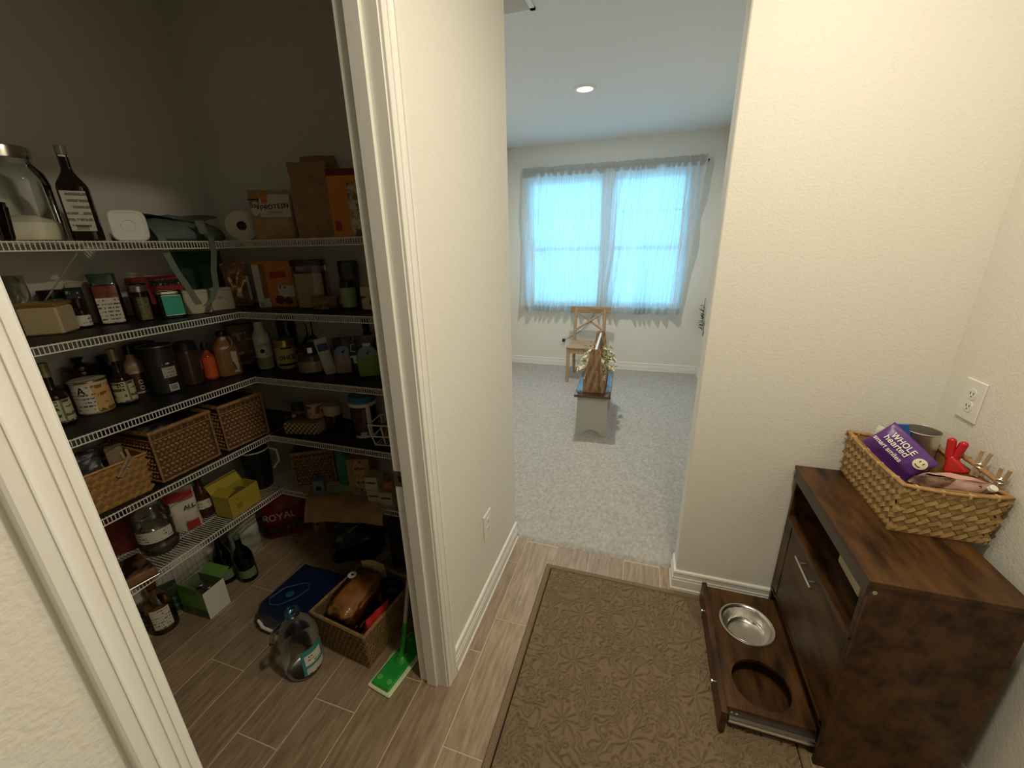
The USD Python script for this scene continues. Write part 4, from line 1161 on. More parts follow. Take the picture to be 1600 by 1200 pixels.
# second shelf, back run
t = carton('cracker_box', 'orange and white cracker box with a dark red badge, second shelf', 'box', -1.775, 1.655, D2, 24, .19, .062, .222, ORANGE, [('l', 0, 1, 0, 1, C('busy_side', (.36, .30, .10), .5, col2=(.05, .04, .03), vs=90), 'side_panel'), ('f', 0, .30, 0, .93, C('cracker_white', (.72, .68, .60), .5), 'white_strip'), ('f', .16, .30, .2, .93, DORANGE, 'orange_strip'), ('f', .55, .95, .22, .47, printed('label_crk', (.70, .66, .58), (.05, .03, .02), s=70, thr=.5, band=90), 'white_patch'), ('f', .05, .13, .02, .10, PICKLE, 'green_square')])
P(t, 'red_badge', mv(bx(-.037, .037, -.0008, .0008, -.016, .016), .02, -.0318, .157, ry=-4), REDC, False)
P(t, 'badge_marks', bx(-.008, .046, -.0330, -.0325, .150, .165), printed('label_badge', (.42, .035, .03), (.75, .6, .55), s=90, thr=.4, band=36), False)
P(t, 'fruit_print', cat(mv(cyl(.022, .001, n=20), .01, -.0312, .035, rx=90), mv(cyl(.02, .001, n=20), .05, -.0312, .028, rx=90)), DRED, False, 'dark fruit print', kind='stuff')
jar('flour_container', 'square clear container of oat flour with a dark lid on the second shelf', 'container', -1.575, 1.665, D2, 36, .072, .225, GLASS, .02, BLACK, neck=1.0, content=(BEIGEF, .80), sq=6.0, shoulder=.02, lid_r=.075)
jar('black_lid_tub', 'dark tub with a wide black lid behind the oat flour container', 'container', -1.395, 1.725, D2, 36, .042, .215, C('smoky_tub', (.05, .045, .04), .3), .05, BLACK, sq=6.0, neck=1.0)
pouch('snack_bag', 'small clear bag of brown nuts lying on the second shelf', 'bag', -1.452, 1.605, D2, 30, .12, .06, .062, C('nuts', (.30, .20, .11), .4, col2=(.14, .09, .05), vs=70, bump=.5, bs=60), 53, crump=.012, top=.25)
jar('green_label_jar', 'jar with a pale green label and black lid, second shelf right end', 'jar', -1.345, 1.640, D2 + .0, 38, .034, .130, GLASS, .02, BLACK, lab=(.1, .9, 90, C('pale_green', (.36, .46, .24), .5)), content=(PICKLE, .8))
jar('paper_cup', 'off-white printed tub near the door edge of the second shelf', 'cup', -1.225, 1.632, D2, 38, .036, .105, printed('cup_print', (.62, .54, .40), (.16, .08, .04), s=50, thr=.5, band=70), .0, BLACK, neck=.92)
jar('red_lid_jar', 'clear jar with a dark red lid at the back right of the second shelf', 'jar', -1.215, 1.722, D2, 38, .034, .205, GLASS, .055, DRED, neck=.8, content=(C('jar_cream', (.42, .34, .24), .6), .8))

# ---------------- third shelf, left run
SAUCE = [('sauce_bottle', -2.045, .825, 'dark sauce bottle with cream and green label, cut off by the door casing'), ('sauce_bottle', -2.060, 1.043, 'dark sauce bottle with cream and green label between orange can and syrup bottle')]
for nm, x, y, lab in SAUCE:
    t = bottle(nm, lab, 'bottle', x, y, D3, 60, .036, .235, DGLASS, .0135, .44, .62, .052, C('foil_neck', (.34, .28, .17), .4, metal=.4), lab=(.05, .42, 100, TXG))
    P(t, 'label_band', cat(arc(.0366, .235 * .05, .235 * .42, 18, 28, 4)), C('olive_band', (.20, .21, .08), .5), True)
    P(t, 'brand_text', wrapt(mv(text('IC', .016), -.006, 0, .078), .0372), TEXTB, False)
jar('jam_jar', 'small jar of bright red jam between sauce bottle and orange can', 'jar', -2.160, .905, D3, 60, .036, .110, GLASS, .016, BLACK, content=(C('jam', (.42, .035, .03), .3), .9))
t = jar('nut_can', 'round can with cream and orange label and dark glass lid', 'can', -2.075, .945, D3, 58, .055, .135, C('can_cream', (.62, .52, .34), .5), .0, BLACK, neck=.97, shoulder=.03)
P(t, 'paper_label', arc(.0555, .008, .118, -62, 10, 14), TXL, True)
P(t, 'orange_label', arc(.0556, .008, .118, 10, 80, 12), TXO, True)
P(t, 'letter', wrapt(mv(text('A', .026), -.022, 0, .088), .0565), TEXTB, False)
P(t, 'silver_rim', lathe([(.0545, .128), (.0575, .129), (.0575, .135), (.054, .136)], 32), NICKEL, 40)
t = T('lidded_jar', 'dark glass jar with a knobbed lid standing behind the orange can', 'jar', (-2.195, .992, D3), 60)
P(t, 'body', lathe([(0, 0), (.05, 0), (.054, .006), (.054, .14), (.045, .155), (0, .156)], 30), DGLASS, 40)
P(t, 'lid', lathe([(.05, .152), (.052, .156), (.050, .170), (.02, .178), (.010, .180), (.013, .190), (.02, .198), (.016, .204), (0, .206)], 30), DGLASS, 40)
jar('black_lid_jar', 'dark jar with a flat black lid behind the second sauce bottle', 'jar', -2.200, 1.090, D3, 60, .034, .190, DGLASS, .022, BLACK)
t = bottle('chocolate_syrup', 'cream squeeze bottle of chocolate syrup with black cap', 'bottle', -2.150, 1.148, D3, 58, .034, .218, C('syrup_cream', (.58, .42, .27), .35), .014, .60, .80, .038, BLACK, lab=(.06, .44, 100, C('syrup_label', (.09, .035, .022), .4)))
P(t, 'label_rings', cat(*[wrapt(mv(tube([(.0075 * math.cos(a), 0, .008 * math.sin(a)) for a in np.linspace(0, 2 * PI, 13)], .0016, 4), .012, 0, .030 + .026 * k), .0355) for k in range(2)]), TEXTW, False, kind='stuff')
t = jar('black_canister', 'tall black canister with a silver rim and small white text', 'canister', -2.045, 1.192, D3, 56, .062, .215, C('canister_black', (.022, .020, .020), .4), .0, BLACK, neck=.985, shoulder=.02)
P(t, 'rim_ring', tube([(.062 * math.cos(a), .062 * math.sin(a), .214) for a in np.arange(36) / 36 * 2 * PI], .0028, 6, closed=True), NICKEL, 40)
P(t, 'worn_lettering', arc(.0626, .134, .172, -6, 38, 8), printed('label_worn', (.022, .020, .020), (.5, .48, .42), s=110, thr=.45, band=120), True)
P(t, 'grey_panel', arc(.0625, .075, .122, 4, 52, 8), printed('label_grey', (.45, .43, .37), (.2, .19, .16), s=200, thr=.5), True)
P(t, 'barcode_panel', arc(.0625, .012, .045, 12, 46, 8), C('barcode_white', (.62, .59, .5), .5), True)
P(t, 'barcode', cat(*[wrapt(cb(.0016, .0006, .022, .018, 0, .019 + .0034 * k), .0632) for k in range(8)]), TEXTB, False, kind='stuff')
P(t, 'silver_seam', arc(.0626, .004, .212, 56, 58.5, 3), NICKEL, True)
jar('dark_lid_jar', 'dark jar with a broad black lid behind the black canister', 'jar', -2.205, 1.236, D3, 60, .048, .212, DGLASS, .035, BLACK, neck=.95)
jar('coffee_jar', 'dark brown glass coffee jar right of the black canister', 'jar', -2.040, 1.306, D3, 60, .046, .205, C('coffee_glass', (.05, .028, .016), .12), .03, BLACK, neck=.9)
bottle('red_bottle', 'slim bottle with a bright orange red label next to the brown jug', 'bottle', -2.015, 1.382, D3, 62, .028, .185, C('hot_sauce', (.30, .05, .02), .2), .013, .62, .78, .035, BLACK, lab=(.08, .62, 110, C('red_orange_label', (.66, .095, .02), .45)))
t = bottle('juice_jug', 'brown plastic juice jug with black cap and vertical white label', 'jug', -2.005, 1.470, D3, 62, .054, .222, AMBER, .022, .60, .90, .022, BLACK, sq=4.5)
P(t, 'side_label', bx(.012, .036, -.0556, -.052, .018, .125), printed('label_vert', (.58, .52, .38), (.12, .06, .03), s=60, thr=.45, band=60), False)
P(t, 'handle', tube([(.0, -.0545, .13), (.022, -.058, .15), (.030, -.050, .175), (.020, -.035, .195)], .007, 8), AMBER, 50)
# third shelf, back run
t = carton('recipe_box', 'dark brown carton with pale printed lines in the third shelf corner', 'box', -2.105, 1.655, D3, 56, .125, .05, .222, C('brown_carton', (.13, .075, .045), .5), [('f', .15, .85, .1, .9, printed('label_brown', (.16, .095, .055), (.5, .42, .3), s=70, thr=.45, band=60), 'printed_panel'), ('f', .25, .75, .10, .26, DRED, 'red_panel')])
WB = C('white_bottle', (.74, .71, .62), .35)


def sunbottle(lab, x, y, rz, r, h):
    t = bottle('oil_spray_can', lab, 'spray can', x, y, D3, rz, r, h, WB, r * .5, .70, .88, .040, WHITE, lab=(.04, .26, 70, C('green_band', (.30, .36, .17), .5)))
    ms = [mv(cb(.0022, .0006, .018, .012), 0, 0, 0, ry=a) for a in range(-80, 81, 20)]
    P(t, 'sun_mark', wrapt(mv(cat(*ms), .004, 0, h * .47), r + .0006), TEXTB, False, 'black sun ray mark', kind='stuff')
    P(t, 'leaf_mark', wrapt(mv(cyl(.011, .0006, n=18), -.006, 0, h * .40, rx=90), r + .0006), TEXTB, False)
    P(t, 'seed_mark', wrapt(mv(tube([(.006 * math.cos(a), 0, .009 * math.sin(a)) for a in np.linspace(0, 2 * PI, 13)], .0012, 4), .010, 0, h * .34), r + .0008), GREENC, False)
    return t


sunbottle('white oil spray can with sun ray marks at the shelf corner', -1.915, 1.610, 50, .040, .250)
t = jar('ghee_jar', 'squat jar of yellow ghee with a pale label reading GHEE', 'jar', -1.800, 1.640, D3, 46, .050, .158, GLASS, .026, GOLD, lab=(.12, .88, 85, C('ghee_label', (.54, .47, .17), .5)), content=(C('ghee', (.62, .47, .12), .4), .95), neck=.9)
P(t, 'brand_text', wrapt(mv(text('GHEE', .022), .004, 0, .055), .0512), TEXTB, False)
P(t, 'dark_band', arc(.0506, .112, .120, -20, 40, 8), TEXTB, True)
P(t, 'foot_band', arc(.0506, .022, .034, -50, 60, 8), TEXTB, True)
jar('black_jar', 'tall black jar behind the ghee jar', 'jar', -1.852, 1.724, D3, 46, .045, .260, C('black_jar', (.012, .011, .011), .3), .05, BLACK, neck=.95)
bottle('clear_bottle', 'clear glass bottle with a white cap standing behind the sugar jar', 'bottle', -1.690, 1.716, D3, 42, .052, .262, GLASS, .016, .42, .70, .018, WHITE)
t = T('sugar_jar', 'round glass jar of raw sugar with a black clamp lid', 'jar', (-1.605, 1.612, D3), 42)
P(t, 'glass', lathe([(0, 0), (.060, 0), (.072, .012), (.074, .05), (.070, .085), (.058, .105), (.056, .118)], 36), GLASS, 40)
P(t, 'sugar', lathe([(0, .004), (.056, .004), (.068, .014), (.070, .05), (.069, .068), (0, .072)], 36), SUGAR, 40)
P(t, 'lid', lathe([(0, .116), (.062, .116), (.064, .120), (.064, .140), (.06, .144), (0, .145)], 36), C('jar_lid', (.04, .035, .03), .3, metal=.5), 40)
P(t, 'clasp', bx(-.012, .012, -.070, -.062, .112, .142, .002), NICKEL, 30)
t, dp_ = pouch('white_pouch', 'white pouch with a small blue corner leaning left on the third shelf', 'bag', -1.492, 1.612, D3, 34, .062, .045, .185, C('pouch_white', (.62, .59, .52), .4), 61, ry=-10)
P(t, 'blue_corner', patch(-.02, .028, .125, .160, dp_, 6), C('blue_ink', (.03, .07, .17), .5), True)
t, dp_ = pouch('farm_pouch', 'pouch with blue top and pale pink base bearing a tiny hen mark', 'bag', -1.420, 1.634, D3, 34, .092, .05, .185, C('pouch_black', (.012, .012, .016), .35), 62)
P(t, 'sky_panel', disc(.040, 0, .105, dp_, sx=1.1), C('sky_print', (.20, .36, .46), .5), False)
P(t, 'lower_panel', patch(-.044, .044, .008, .100, dp_, 9, eps=.0022), C('pink_print', (.50, .39, .32), .5, col2=(.36, .25, .18), vs=40), True)
P(t, 'bird_mark', cat(disc(.006, 0, .116, dp_, eps=.0035), disc(.004, .006, .124, dp_, eps=.0035)), TEXTB, False)
t, dp_ = pouch('black_white_pouch', 'narrow black pouch with white block lettering between the two farm pouches', 'bag', -1.352, 1.640, D3, 34, .060, .04, .172, C('pouch_black'), 63)
P(t, 'white_block', patch(-.024, .024, .118, .155, dp_, 6), printed('bw_block', (.70, .68, .6), (.03, .03, .03), s=60, thr=.45, band=70), True)
P(t, 'white_block', patch(-.026, .026, .06, .10, dp_, 6), printed('bw_block2', (.70, .68, .6), (.03, .03, .03), s=45, thr=.5, band=50), True)
t, dp_ = pouch('green_farm_pouch', 'pouch with blue top and bright green base bearing a tiny hen mark', 'bag', -1.270, 1.625, D3, 34, .110, .055, .205, C('pouch_black'), 64)
P(t, 'sky_panel', disc(.043, 0, .112, dp_, sx=1.1), C('sky_print'), False)
P(t, 'lower_panel', patch(-.050, .050, .006, .105, dp_, 9, eps=.0022), C('field_green', (.20, .34, .07), .5), True)
P(t, 'bird_mark', cat(disc(.006, 0, .122, dp_, eps=.0035), disc(.004, .006, .130, dp_, eps=.0035)), TEXTB, False)
P(t, 'name_tag', patch(-.018, .018, .155, .168, dp_, 5), TEXTW, True)
sunbottle('slim white oil spray can next to the door jamb', -1.172, 1.620, 36, .031, .250)
bottle('tall_dark_bottle', 'tall dark bottle behind the farm pouches on the third shelf', 'bottle', -1.335, 1.722, D3, 34, .036, .262, DGLASS, .016, .6, .78, .03, BLACK)

# ---------------- fourth shelf


def lozenge_face(w, h, pitch, rows, seed):
    """bulging twisted-weave knots, staggered row by row, in the xz plane facing -y"""
    q = random.Random(seed); ms = []
    rh = h / rows; n = int(w / pitch)
    for r in range(rows):
        for k in range(n):
            x = -w / 2 + (k + .5 + (.5 if r % 2 else 0) - .25) * w / n
            z = (r + .5) * rh
            s = 1 if r % 2 else -1
            a, b = w / n * .56, rh * .60
            V = [(x - a, 0, z - s * b * .35), (x + a * .8, 0, z - s * b * .1), (x, 0, z + s * b), (x - a * .2, 0, z - s * b * .8), (x - a * .1, -.0075 - q.uniform(0, .002), z + s * b * .12)]
            ms.append(TM(V, [(0, 3, 4), (3, 1, 4), (1, 2, 4), (2, 0, 4)]))
    return cat(*ms)


def hyacinth(label, x, y, z, rz, w, d, h, seed, content=None):
    t = T('rattan_basket', label, 'basket', (x, y, z), rz)
    ms = []
    for sd, (ln, off) in enumerate(((w, d), (d, w), (w, d), (d, w))):
        f = lozenge_face(ln - .02, h * .74, .0185, 9, seed + sd)
        ms.append(mv(mv(f, 0, -off / 2, h * .07), rz=90 * sd))
    P(t, 'woven_knots', cat(*ms), RATTAN, False, kind='stuff')
    th = .004
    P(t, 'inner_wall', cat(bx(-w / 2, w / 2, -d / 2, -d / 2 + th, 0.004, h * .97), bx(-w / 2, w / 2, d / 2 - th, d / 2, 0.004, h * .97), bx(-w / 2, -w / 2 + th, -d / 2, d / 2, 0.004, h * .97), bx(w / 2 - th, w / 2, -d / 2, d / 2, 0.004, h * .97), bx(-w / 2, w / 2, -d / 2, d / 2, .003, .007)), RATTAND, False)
    P(t, 'rim_wrap', mv(rim(w + .004, d + .004, h - .008, .0105), 0, 0, 0), RATTAN, 50)
    P(t, 'upper_cord', rim(w + .010, d + .010, h * .83, .0035), RATTAN, 50)
    P(t, 'base_cord', rim(w + .008, d + .008, .0065, .006), RATTAN, 50)
    for sx in (-1, 1):
        for sy in (-1, 1):
            P(t, 'corner_post', tube([(sx * (w / 2 + .002), sy * (d / 2 + .002), .004), (sx * (w / 2 + .002), sy * (d / 2 + .002), h - .01)], .0055, 6), RATTAN, 50)
    bars = [cb(.004, .004, h * .13, h * .83, 0, -w / 2 + w * (k + .5) / 9, -d / 2 - .002) for k in range(9)]
    P(t, 'slot_bars', cat(*bars), RATTAN, False, kind='stuff')
    return t


t = T('palm_basket', 'golden flat woven basket with two clothespins, left of the rattan baskets', 'basket', (-2.000, .835, D4), 86)
A_, B_, S_ = twill(.205, .235, .225, .255, .165, 6, .026, 17, .013, .032)
PALM = pm('palm_strip', (.52, .30, .085), .55, vs=40, col2=(.36, .19, .05), rand=.1)
P(t, 'woven_strips', A_, PALM, 30, kind='stuff')
P(t, 'cross_strips', B_, pm('palm_shade', (.34, .185, .05), .6, vs=40, col2=(.25, .13, .035)), 30, kind='stuff')
P(t, 'liner_wall', S_, pm('palm_shade'), False)
P(t, 'rim_hoop', rim(.228, .258, .165, .005), PALM, 50)
pouch('snack_packets', 'dark and white snack packets stuffed in the golden woven basket', 'packet', -2.01, .800, D4 + .075, 80, .13, .10, .135, C('packet_mix', (.05, .05, .055), .4, col2=(.45, .43, .38), vs=14, lo=.52, hi=.56), 71, crump=.02, top=.3)
carton('small_card', 'small tan card box at the right inside the golden woven basket', 'box', -1.985, .905, D4 + .06, 60, .05, .04, .135, C('tan_card', (.42, .34, .19), .5, col2=(.3, .2, .1), vs=30))
clothespin((-1.868, .840, D4 + .112), 86, 6, 38, 'wooden clothespin clipped at the rim of the golden woven basket, leaning left', .085)
clothespin((-1.878, .895, D4 + .118), 80, 0, -8, 'wooden clothespin clipped at the rim of the golden woven basket, upright', .085)
hyacinth('brown rattan basket in the middle of the fourth shelf', -2.015, 1.103, D4, 90, .245, .265, .232, 81)
pouch('red_packet', 'dark packets with a red edge inside the middle rattan basket', 'packet', -2.02, 1.08, D4 + .03, 85, .14, .12, .205, C('red_mix', (.04, .035, .03), .4, col2=(.32, .05, .03), vs=9, lo=.55, hi=.6), 73, crump=.02, top=.4)
hyacinth('brown rattan basket at the right end of the long fourth shelf', -2.000, 1.390, D4, 86, .215, .255, .232, 91)
jar('small_tin', 'small tan tin right of the rattan basket on the fourth shelf', 'tin', -1.825, 1.665, D4, 46, .032, .105, C('tan_small', (.34, .25, .14), .5), .03, C('bluegrey_lid', (.06, .08, .09), .4))
GING = usdkit.material(stage, '/World/Looks/gingham', {'g': ('texture_coordinate', {}), 'c': ('checker_texture', {'color1': (.62, .50, .26), 'color2': (.10, .06, .025), 'scale': 78.0}), 'p': ('principled_bsdf', {'roughness': .6})}, [('g.object', 'c.vector'), ('c.color', 'p.base_color')], surface='p.BSDF')
t = carton('gingham_box', 'flat black and cream checked box on the back fourth shelf', 'box', -1.690, 1.590, D4, 12, .185, .135, .058, CREAM, [('f', 0.0, 1, .0, 1, GING, 'checked_front'), ('t', .05, .95, .05, .95, C('box_top', (.34, .24, .12), .6), 'box_top')])
t = jar('cookie_can', 'printed can with red and white pattern on top of the checked box', 'can', -1.660, 1.632, D4 + .060, 40, .048, .085, printed('can_print', (.58, .42, .28), (.22, .05, .03), s=40, thr=.5, band=60), .0, NICKEL, neck=.97, shoulder=.03)
P(t, 'rim_ring', tube([(.047 * math.cos(a), .047 * math.sin(a), .085) for a in np.arange(28) / 28 * 2 * PI], .0022, 6, closed=True), NICKEL, 40)
t = T('dark_cloth', 'dark crumpled cloth with a pale knot on the checked box', 'cloth', (-1.752, 1.570, D4 + .060), 20)
P(t, 'cloth', grid(lambda U, V: (-.055 + .11 * U, -.02 + .045 * V, .004 + .02 * np.abs(np.sin(3.1 * U * PI)) * np.sin(PI * V) + .004), 25, 10), C('cloth_dark', (.05, .035, .03), .8), True)
P(t, 'knot', mv(trimesh.creation.icosphere(2, .011), 0, -.006, .018), C('knot_pale', (.55, .48, .34), .6), True)
jar('dark_glass_jar', 'dark jar with a pale lid band and metal ring, right of the checked box', 'jar', -1.545, 1.625, D4, 40, .046, .145, DGLASS, .045, C('pale_lid', (.50, .44, .33), .45), neck=.9)
jar('spoon_jar', 'dark cup of small steel spoons behind the tub', 'cup', -1.452, 1.712, D4, 40, .036, .10, DGLASS, .0, BLACK)
t = T('snack_tub', 'clear tub of brown snacks with blue lid and white frame band', 'tub', (-1.345, 1.625, D4), 36)
P(t, 'snacks', lathe([(0, .004), (.058, .004), (.060, .01), (.060, .158), (0, .16)], 32), C('pretzel', (.17, .065, .035), .6, col2=(.07, .025, .015), vs=45), 40)
P(t, 'wall', lathe([(0, 0), (.062, 0), (.064, .006), (.064, .162), (.060, .172)], 32), PLAS, 40)
P(t, 'lid', lathe([(0, .186), (.062, .186), (.0665, .190), (.0665, .216), (.063, .220), (0, .220)], 32), C('bright_blue', (.02, .21, .36), .35), 40, 'blue screw lid')
P(t, 'collar', lathe([(.058, .166), (.0675, .168), (.068, .184), (.063, .187), (0, .187)], 32), WHITE, 40)
P(t, 'frame_band', arc(.0648, .004, .170, 12, 32, 5), WHITE, True)
P(t, 'base_band', arc(.0650, .002, .014, -50, 60, 12), WHITE, True)
P(t, 'barcode_label', arc(.0650, .012, .035, -22, 6, 6), TXL, True)
t = T('wire_basket', 'white wire basket of small packets at the door edge of the fourth shelf', 'basket', (-1.140, 1.578, D4), 8)
bw_, bd_, bh_ = .20, .13, .115
for z_, w_, d_ in ((.004, bw_ * .8, bd_ * .8), (.052, bw_ * .9, bd_ * .9), (bh_, bw_, bd_)):
    P(t, 'hoop', rim(w_, d_, z_, .0038), WIREW, 50)
for k in range(4):
    x = (-.5 + k / 3) * 1.0
    for s in (-1, 1):
        P(t, 'upright', tube([(x * bw_ * .8, s * bd_ * .4, .004), (x * bw_ * .9, s * bd_ * .45, .052), (x * bw_, s * bd_ * .5, bh_)], .0034, 6), WIREW, 50)
P(t, 'bottom', cat(*[tube([(-.08 + .016 * k, -.05, .004), (-.08 + .016 * k, .05, .004)], .0018, 4) for k in range(11)]), WIREW, 50, kind='stuff')
pouch('brown_packet', 'brown packets lying in the white wire basket', 'packet', -1.145, 1.580, D4 + .012, 8, .13, .08, .085, C('brown_film', (.26, .15, .075), .45, var=.4, vs=20), 75, crump=.02, top=.4)
pouch('grey_pouch', 'grey green pouch leaning over the white wire basket', 'bag', -1.200, 1.690, D4 + .019, 26, .13, .06, .235, C('grey_green_film', (.22, .23, .15), .4), 76, ry=16)

# ---------------- lowest shelf
carton('dark_red_box', 'dark red brown box at the left of the lowest shelf', 'box', -2.135, .885, D5, 60, .11, .06, .185, DRED)
jar('white_tub', 'white round tub half hidden by the door casing on the lowest shelf', 'tub', -2.16, .77, D5, 60, .045, .155, C('dull_white', (.46, .44, .37), .5), .03, WHITE)
t = T('brownie_tray', 'tray of brown baked slab under clear wrap at the front of the lowest shelf', 'tray', (-1.925, .748, D5), 78)
P(t, 'cake', cb(.20, .165, .042, .004, .008), C('brownie', (.30, .155, .075), .7, col2=(.19, .09, .04), vs=30, bump=.6, bs=45, bd=.006), 30)
P(t, 'foil_tray', bx(-.104, .104, -.087, .087, 0, .006, .002), NICKEL, False)
P(t, 'clear_wrap', grid(lambda U, V: (-.108 + .216 * U, -.09 + .18 * V, .049 + .006 * meshkit.fbm(np.stack([U * 6, V * 6, U * 0], -1), 3, 2)), 20, 16), PLAS, True)
t = T('water_jar', 'clear ribbed plastic jar with a white label on the lowest shelf', 'jar', (-1.985, .945, D5), 58)
P(t, 'wall', lathe([(0, 0), (.058, 0), (.068, .012), (.070, .04), (.062, .052), (.060, .062), (.066, .07), (.067, .13), (.062, .138), (.060, .146), (.068, .156), (.068, .185), (.050, .222), (.036, .236)], 36), PLAS, 25)
P(t, 'lid', lathe([(0, .234), (.04, .234), (.041, .252), (0, .254)], 28), C('clear_lid', (.30, .28, .22), .25), 40)
P(t, 'paper_label', arc(.0675, .072, .128, -70, 55, 14), TXL, True)
P(t, 'contents', lathe([(0, .004), (.054, .004), (.062, .014), (.062, .035), (0, .04)], 30), C('jar_dark', (.13, .10, .07), .5), 40)
t, dp_ = pouch('flour_bag', 'white paper flour bag with red top and red corner on the lowest shelf', 'bag', -2.015, 1.085, D5, 56, .115, .08, .215, C('flour_paper', (.68, .61, .51), .7), 77, crump=.012, top=.5)
P(t, 'red_top', patch(-.052, .052, .165, .207, dp_, 8), REDC, True)
P(t, 'red_corner', patch(.002, .05, .01, .055, dp_, 6), REDC, True)
P(t, 'brand_text', drape(mv(text('ALL', .018), .030, 0, .120), dp_, .002), TEXTB, False)
bottle('brown_bottle', 'dark red brown bottle with a white label between flour bag and yellow box', 'bottle', -2.022, 1.182, D5, 58, .034, .240, C('brown_glass', (.075, .022, .015), .15), .015, .55, .75, .03, C('pale_cap', (.30, .30, .22), .4), lab=(.22, .42, 80, TXL))
t = T('yellow_box', 'opened yellow cardboard box at the front of the lowest shelf', 'box', (-1.915, 1.275, D5), 92)
P(t, 'box_body', cat(bx(-.085, .085, -.052, -.050, 0, .115), bx(-.085, .085, .050, .052, 0, .115), bx(-.085, -.083, -.052, .052, 0, .115), bx(.083, .085, -.052, .052, 0, .115), bx(-.085, .085, -.052, .052, 0, .002)), YEL, False)
P(t, 'lid_flap', mv(bx(-.085, .085, 0, .002, 0, .06), 0, .051, .114, rx=-35), YEL, False)
P(t, 'side_flap', mv(bx(0, .05, -.05, .05, 0, .0015), -.085, 0, .115, ry=-25), YEL, False)
P(t, 'printed_mark', cat(bx(-.05, -.02, -.0528, -.051, .035, .06), bx(-.05, -.03, -.0528, -.051, .085, .092)), C('olive_ink', (.34, .25, .03), .5), False)
P(t, 'inner_packet', mv(bx(-.05, .05, -.035, .035, .004, .10, .01), 0, 0, 0), C('packet_olive', (.18, .15, .05), .5), 30)
t = T('black_pitcher', 'black pitcher with a white rim in the corner of the lowest shelf', 'pitcher', (-1.985, 1.475, D5), 60)
P(t, 'body', lathe([(0, 0), (.055, 0), (.058, .006), (.072, .225), (.066, .225), (.054, .01), (0, .01)], 30), BLACK, 40)
P(t, 'rim', tube([(.070 * math.cos(a), .070 * math.sin(a), .226) for a in np.arange(30) / 30 * 2 * PI], .0045, 6, closed=True), WHITE, 40)
P(t, 'handle', tube([(.066, -.02, .215), (.098, -.035, .20), (.100, -.035, .13), (.070, -.02, .09)], .007, 8), WHITE, 50)
hyacinth('rattan basket turned cornerwise at the back of the lowest shelf', -1.720, 1.630, D5, 32, .20, .17, .215, 101)
carton('blue_box', 'small grey blue carton beside the cornerwise rattan basket', 'box', -1.600, 1.500, D5, 22, .055, .035, .085, C('blue_grey_card', (.14, .25, .30), .5), [('f', .25, .75, .3, .6, TEXTB, 'printed_mark')])
pouch('green_bag', 'crumpled teal green plastic bag on the back lowest shelf', 'bag', -1.530, 1.635, D5, 24, .095, .09, .215, C('teal_film', (.03, .20, .15), .35, col2=(.06, .30, .07), vs=8), 78, crump=.035, top=.2)
carton('cardboard_carton', 'upright brown cardboard carton on the back lowest shelf', 'carton', -1.400, 1.605, D5, 20, .120, .09, .205, CARD, [('f', .3, .75, .05, .95, TXK, 'tape_strip'), ('f', 0, 1, .965, 1.0, KRAFT, 'lid_edge')])
t = T('flat_paper_bag', 'folded brown paper bag hanging over the edge of the back lowest shelf', 'paper bag', (-1.42, 1.478, D5), 8)


def flatbag(U, V):
    n = meshkit.fbm(np.stack([U * 4, V * 4, U * 0 + 3], -1), 3, 6) - .5
    f = np.clip((V - .35) / .65, 0, 1)
    return -.24 + .44 * U + .05 * V, .040 - .14 * V, np.maximum(.0105 + .012 * n * (V > .2), .004) - .085 * f ** 1.5 * (1 - .35 * U) + 0.012 * np.sin(PI * U) * f


fb = grid(flatbag, 30, 20)
P(t, 'paper', cat(fb, TM(fb.vertices - np.array([0, .002, .007]), fb.faces[:, ::-1])), KRAFT, 30)
for (x, z_, lab) in ((-1.265, 0.0, 'small pale carton, lower left of the stack of three by the jamb'), (-1.190, 0.0, 'small pale carton, lower right of the stack of three by the jamb'), (-1.268, .0775, 'small pale carton topping the stack of three by the jamb')):
    carton('tea_carton', lab, 'box', x, 1.535, D5 + z_, 10, .068, .075, .076, C('pale_olive_card', (.50, .47, .31), .5), [('f', .12, .88, .52, .64, C('dark_stripe', (.07, .05, .03), .5), 'dark_stripe'), ('t', 0, 1, 0, 1, C('olive_top', (.34, .34, .12), .5), 'lid_top')])
t = T('orange_ornament', 'small round orange item beside the top carton of the stack by the jamb', 'ornament', (-1.190, 1.545, D5 + .0765), 10)
P(t, 'ribbed_body', cat(*[mv(trimesh.creation.icosphere(2, .022), .012 * math.cos(a), .012 * math.sin(a), .022) for a in np.arange(7) / 7 * 2 * PI]), C('pumpkin', (.48, .18, .035), .5), True)
P(t, 'stem', tube([(0, 0, .038), (.002, 0, .05), (.006, 0, .056)], .004, 6), DGREEN)

# ---------------- pantry floor
t = T('towel_pack', 'white plastic pack of paper towels on the floor under the lowest shelf', 'paper towels', (-2.150, 1.045, 0), 74)
P(t, 'film', mv(bx(-.125, .125, -.07, .07, 0, .20, .022)), C('towel_film', (.62, .60, .52), .4, bump=.6, bs=30, bd=.01), 40)
P(t, 'pleats', cat(*[tube([(-.11 + .02 * k, -.0705, .02), (-.11 + .02 * k, -.0705, .18)], .003, 4) for k in range(12)]), C('towel_film'), 40, kind='stuff')
t = bottle('amber_bottle', 'clear bottle half full of amber liquid on the pantry floor', 'bottle', -1.975, .855, 0, 62, .052, .275, clear('bottle_glass', (.88, .86, .78)), .017, .52, .76, .045, DRED, lab=(.12, .50, 40, TXL))
P(t, 'liquid', lathe([(0, .004), (.046, .004), (.049, .01), (.049, .085), (0, .086)], 28), C('amber', (.16, .06, .02), .15), 40)
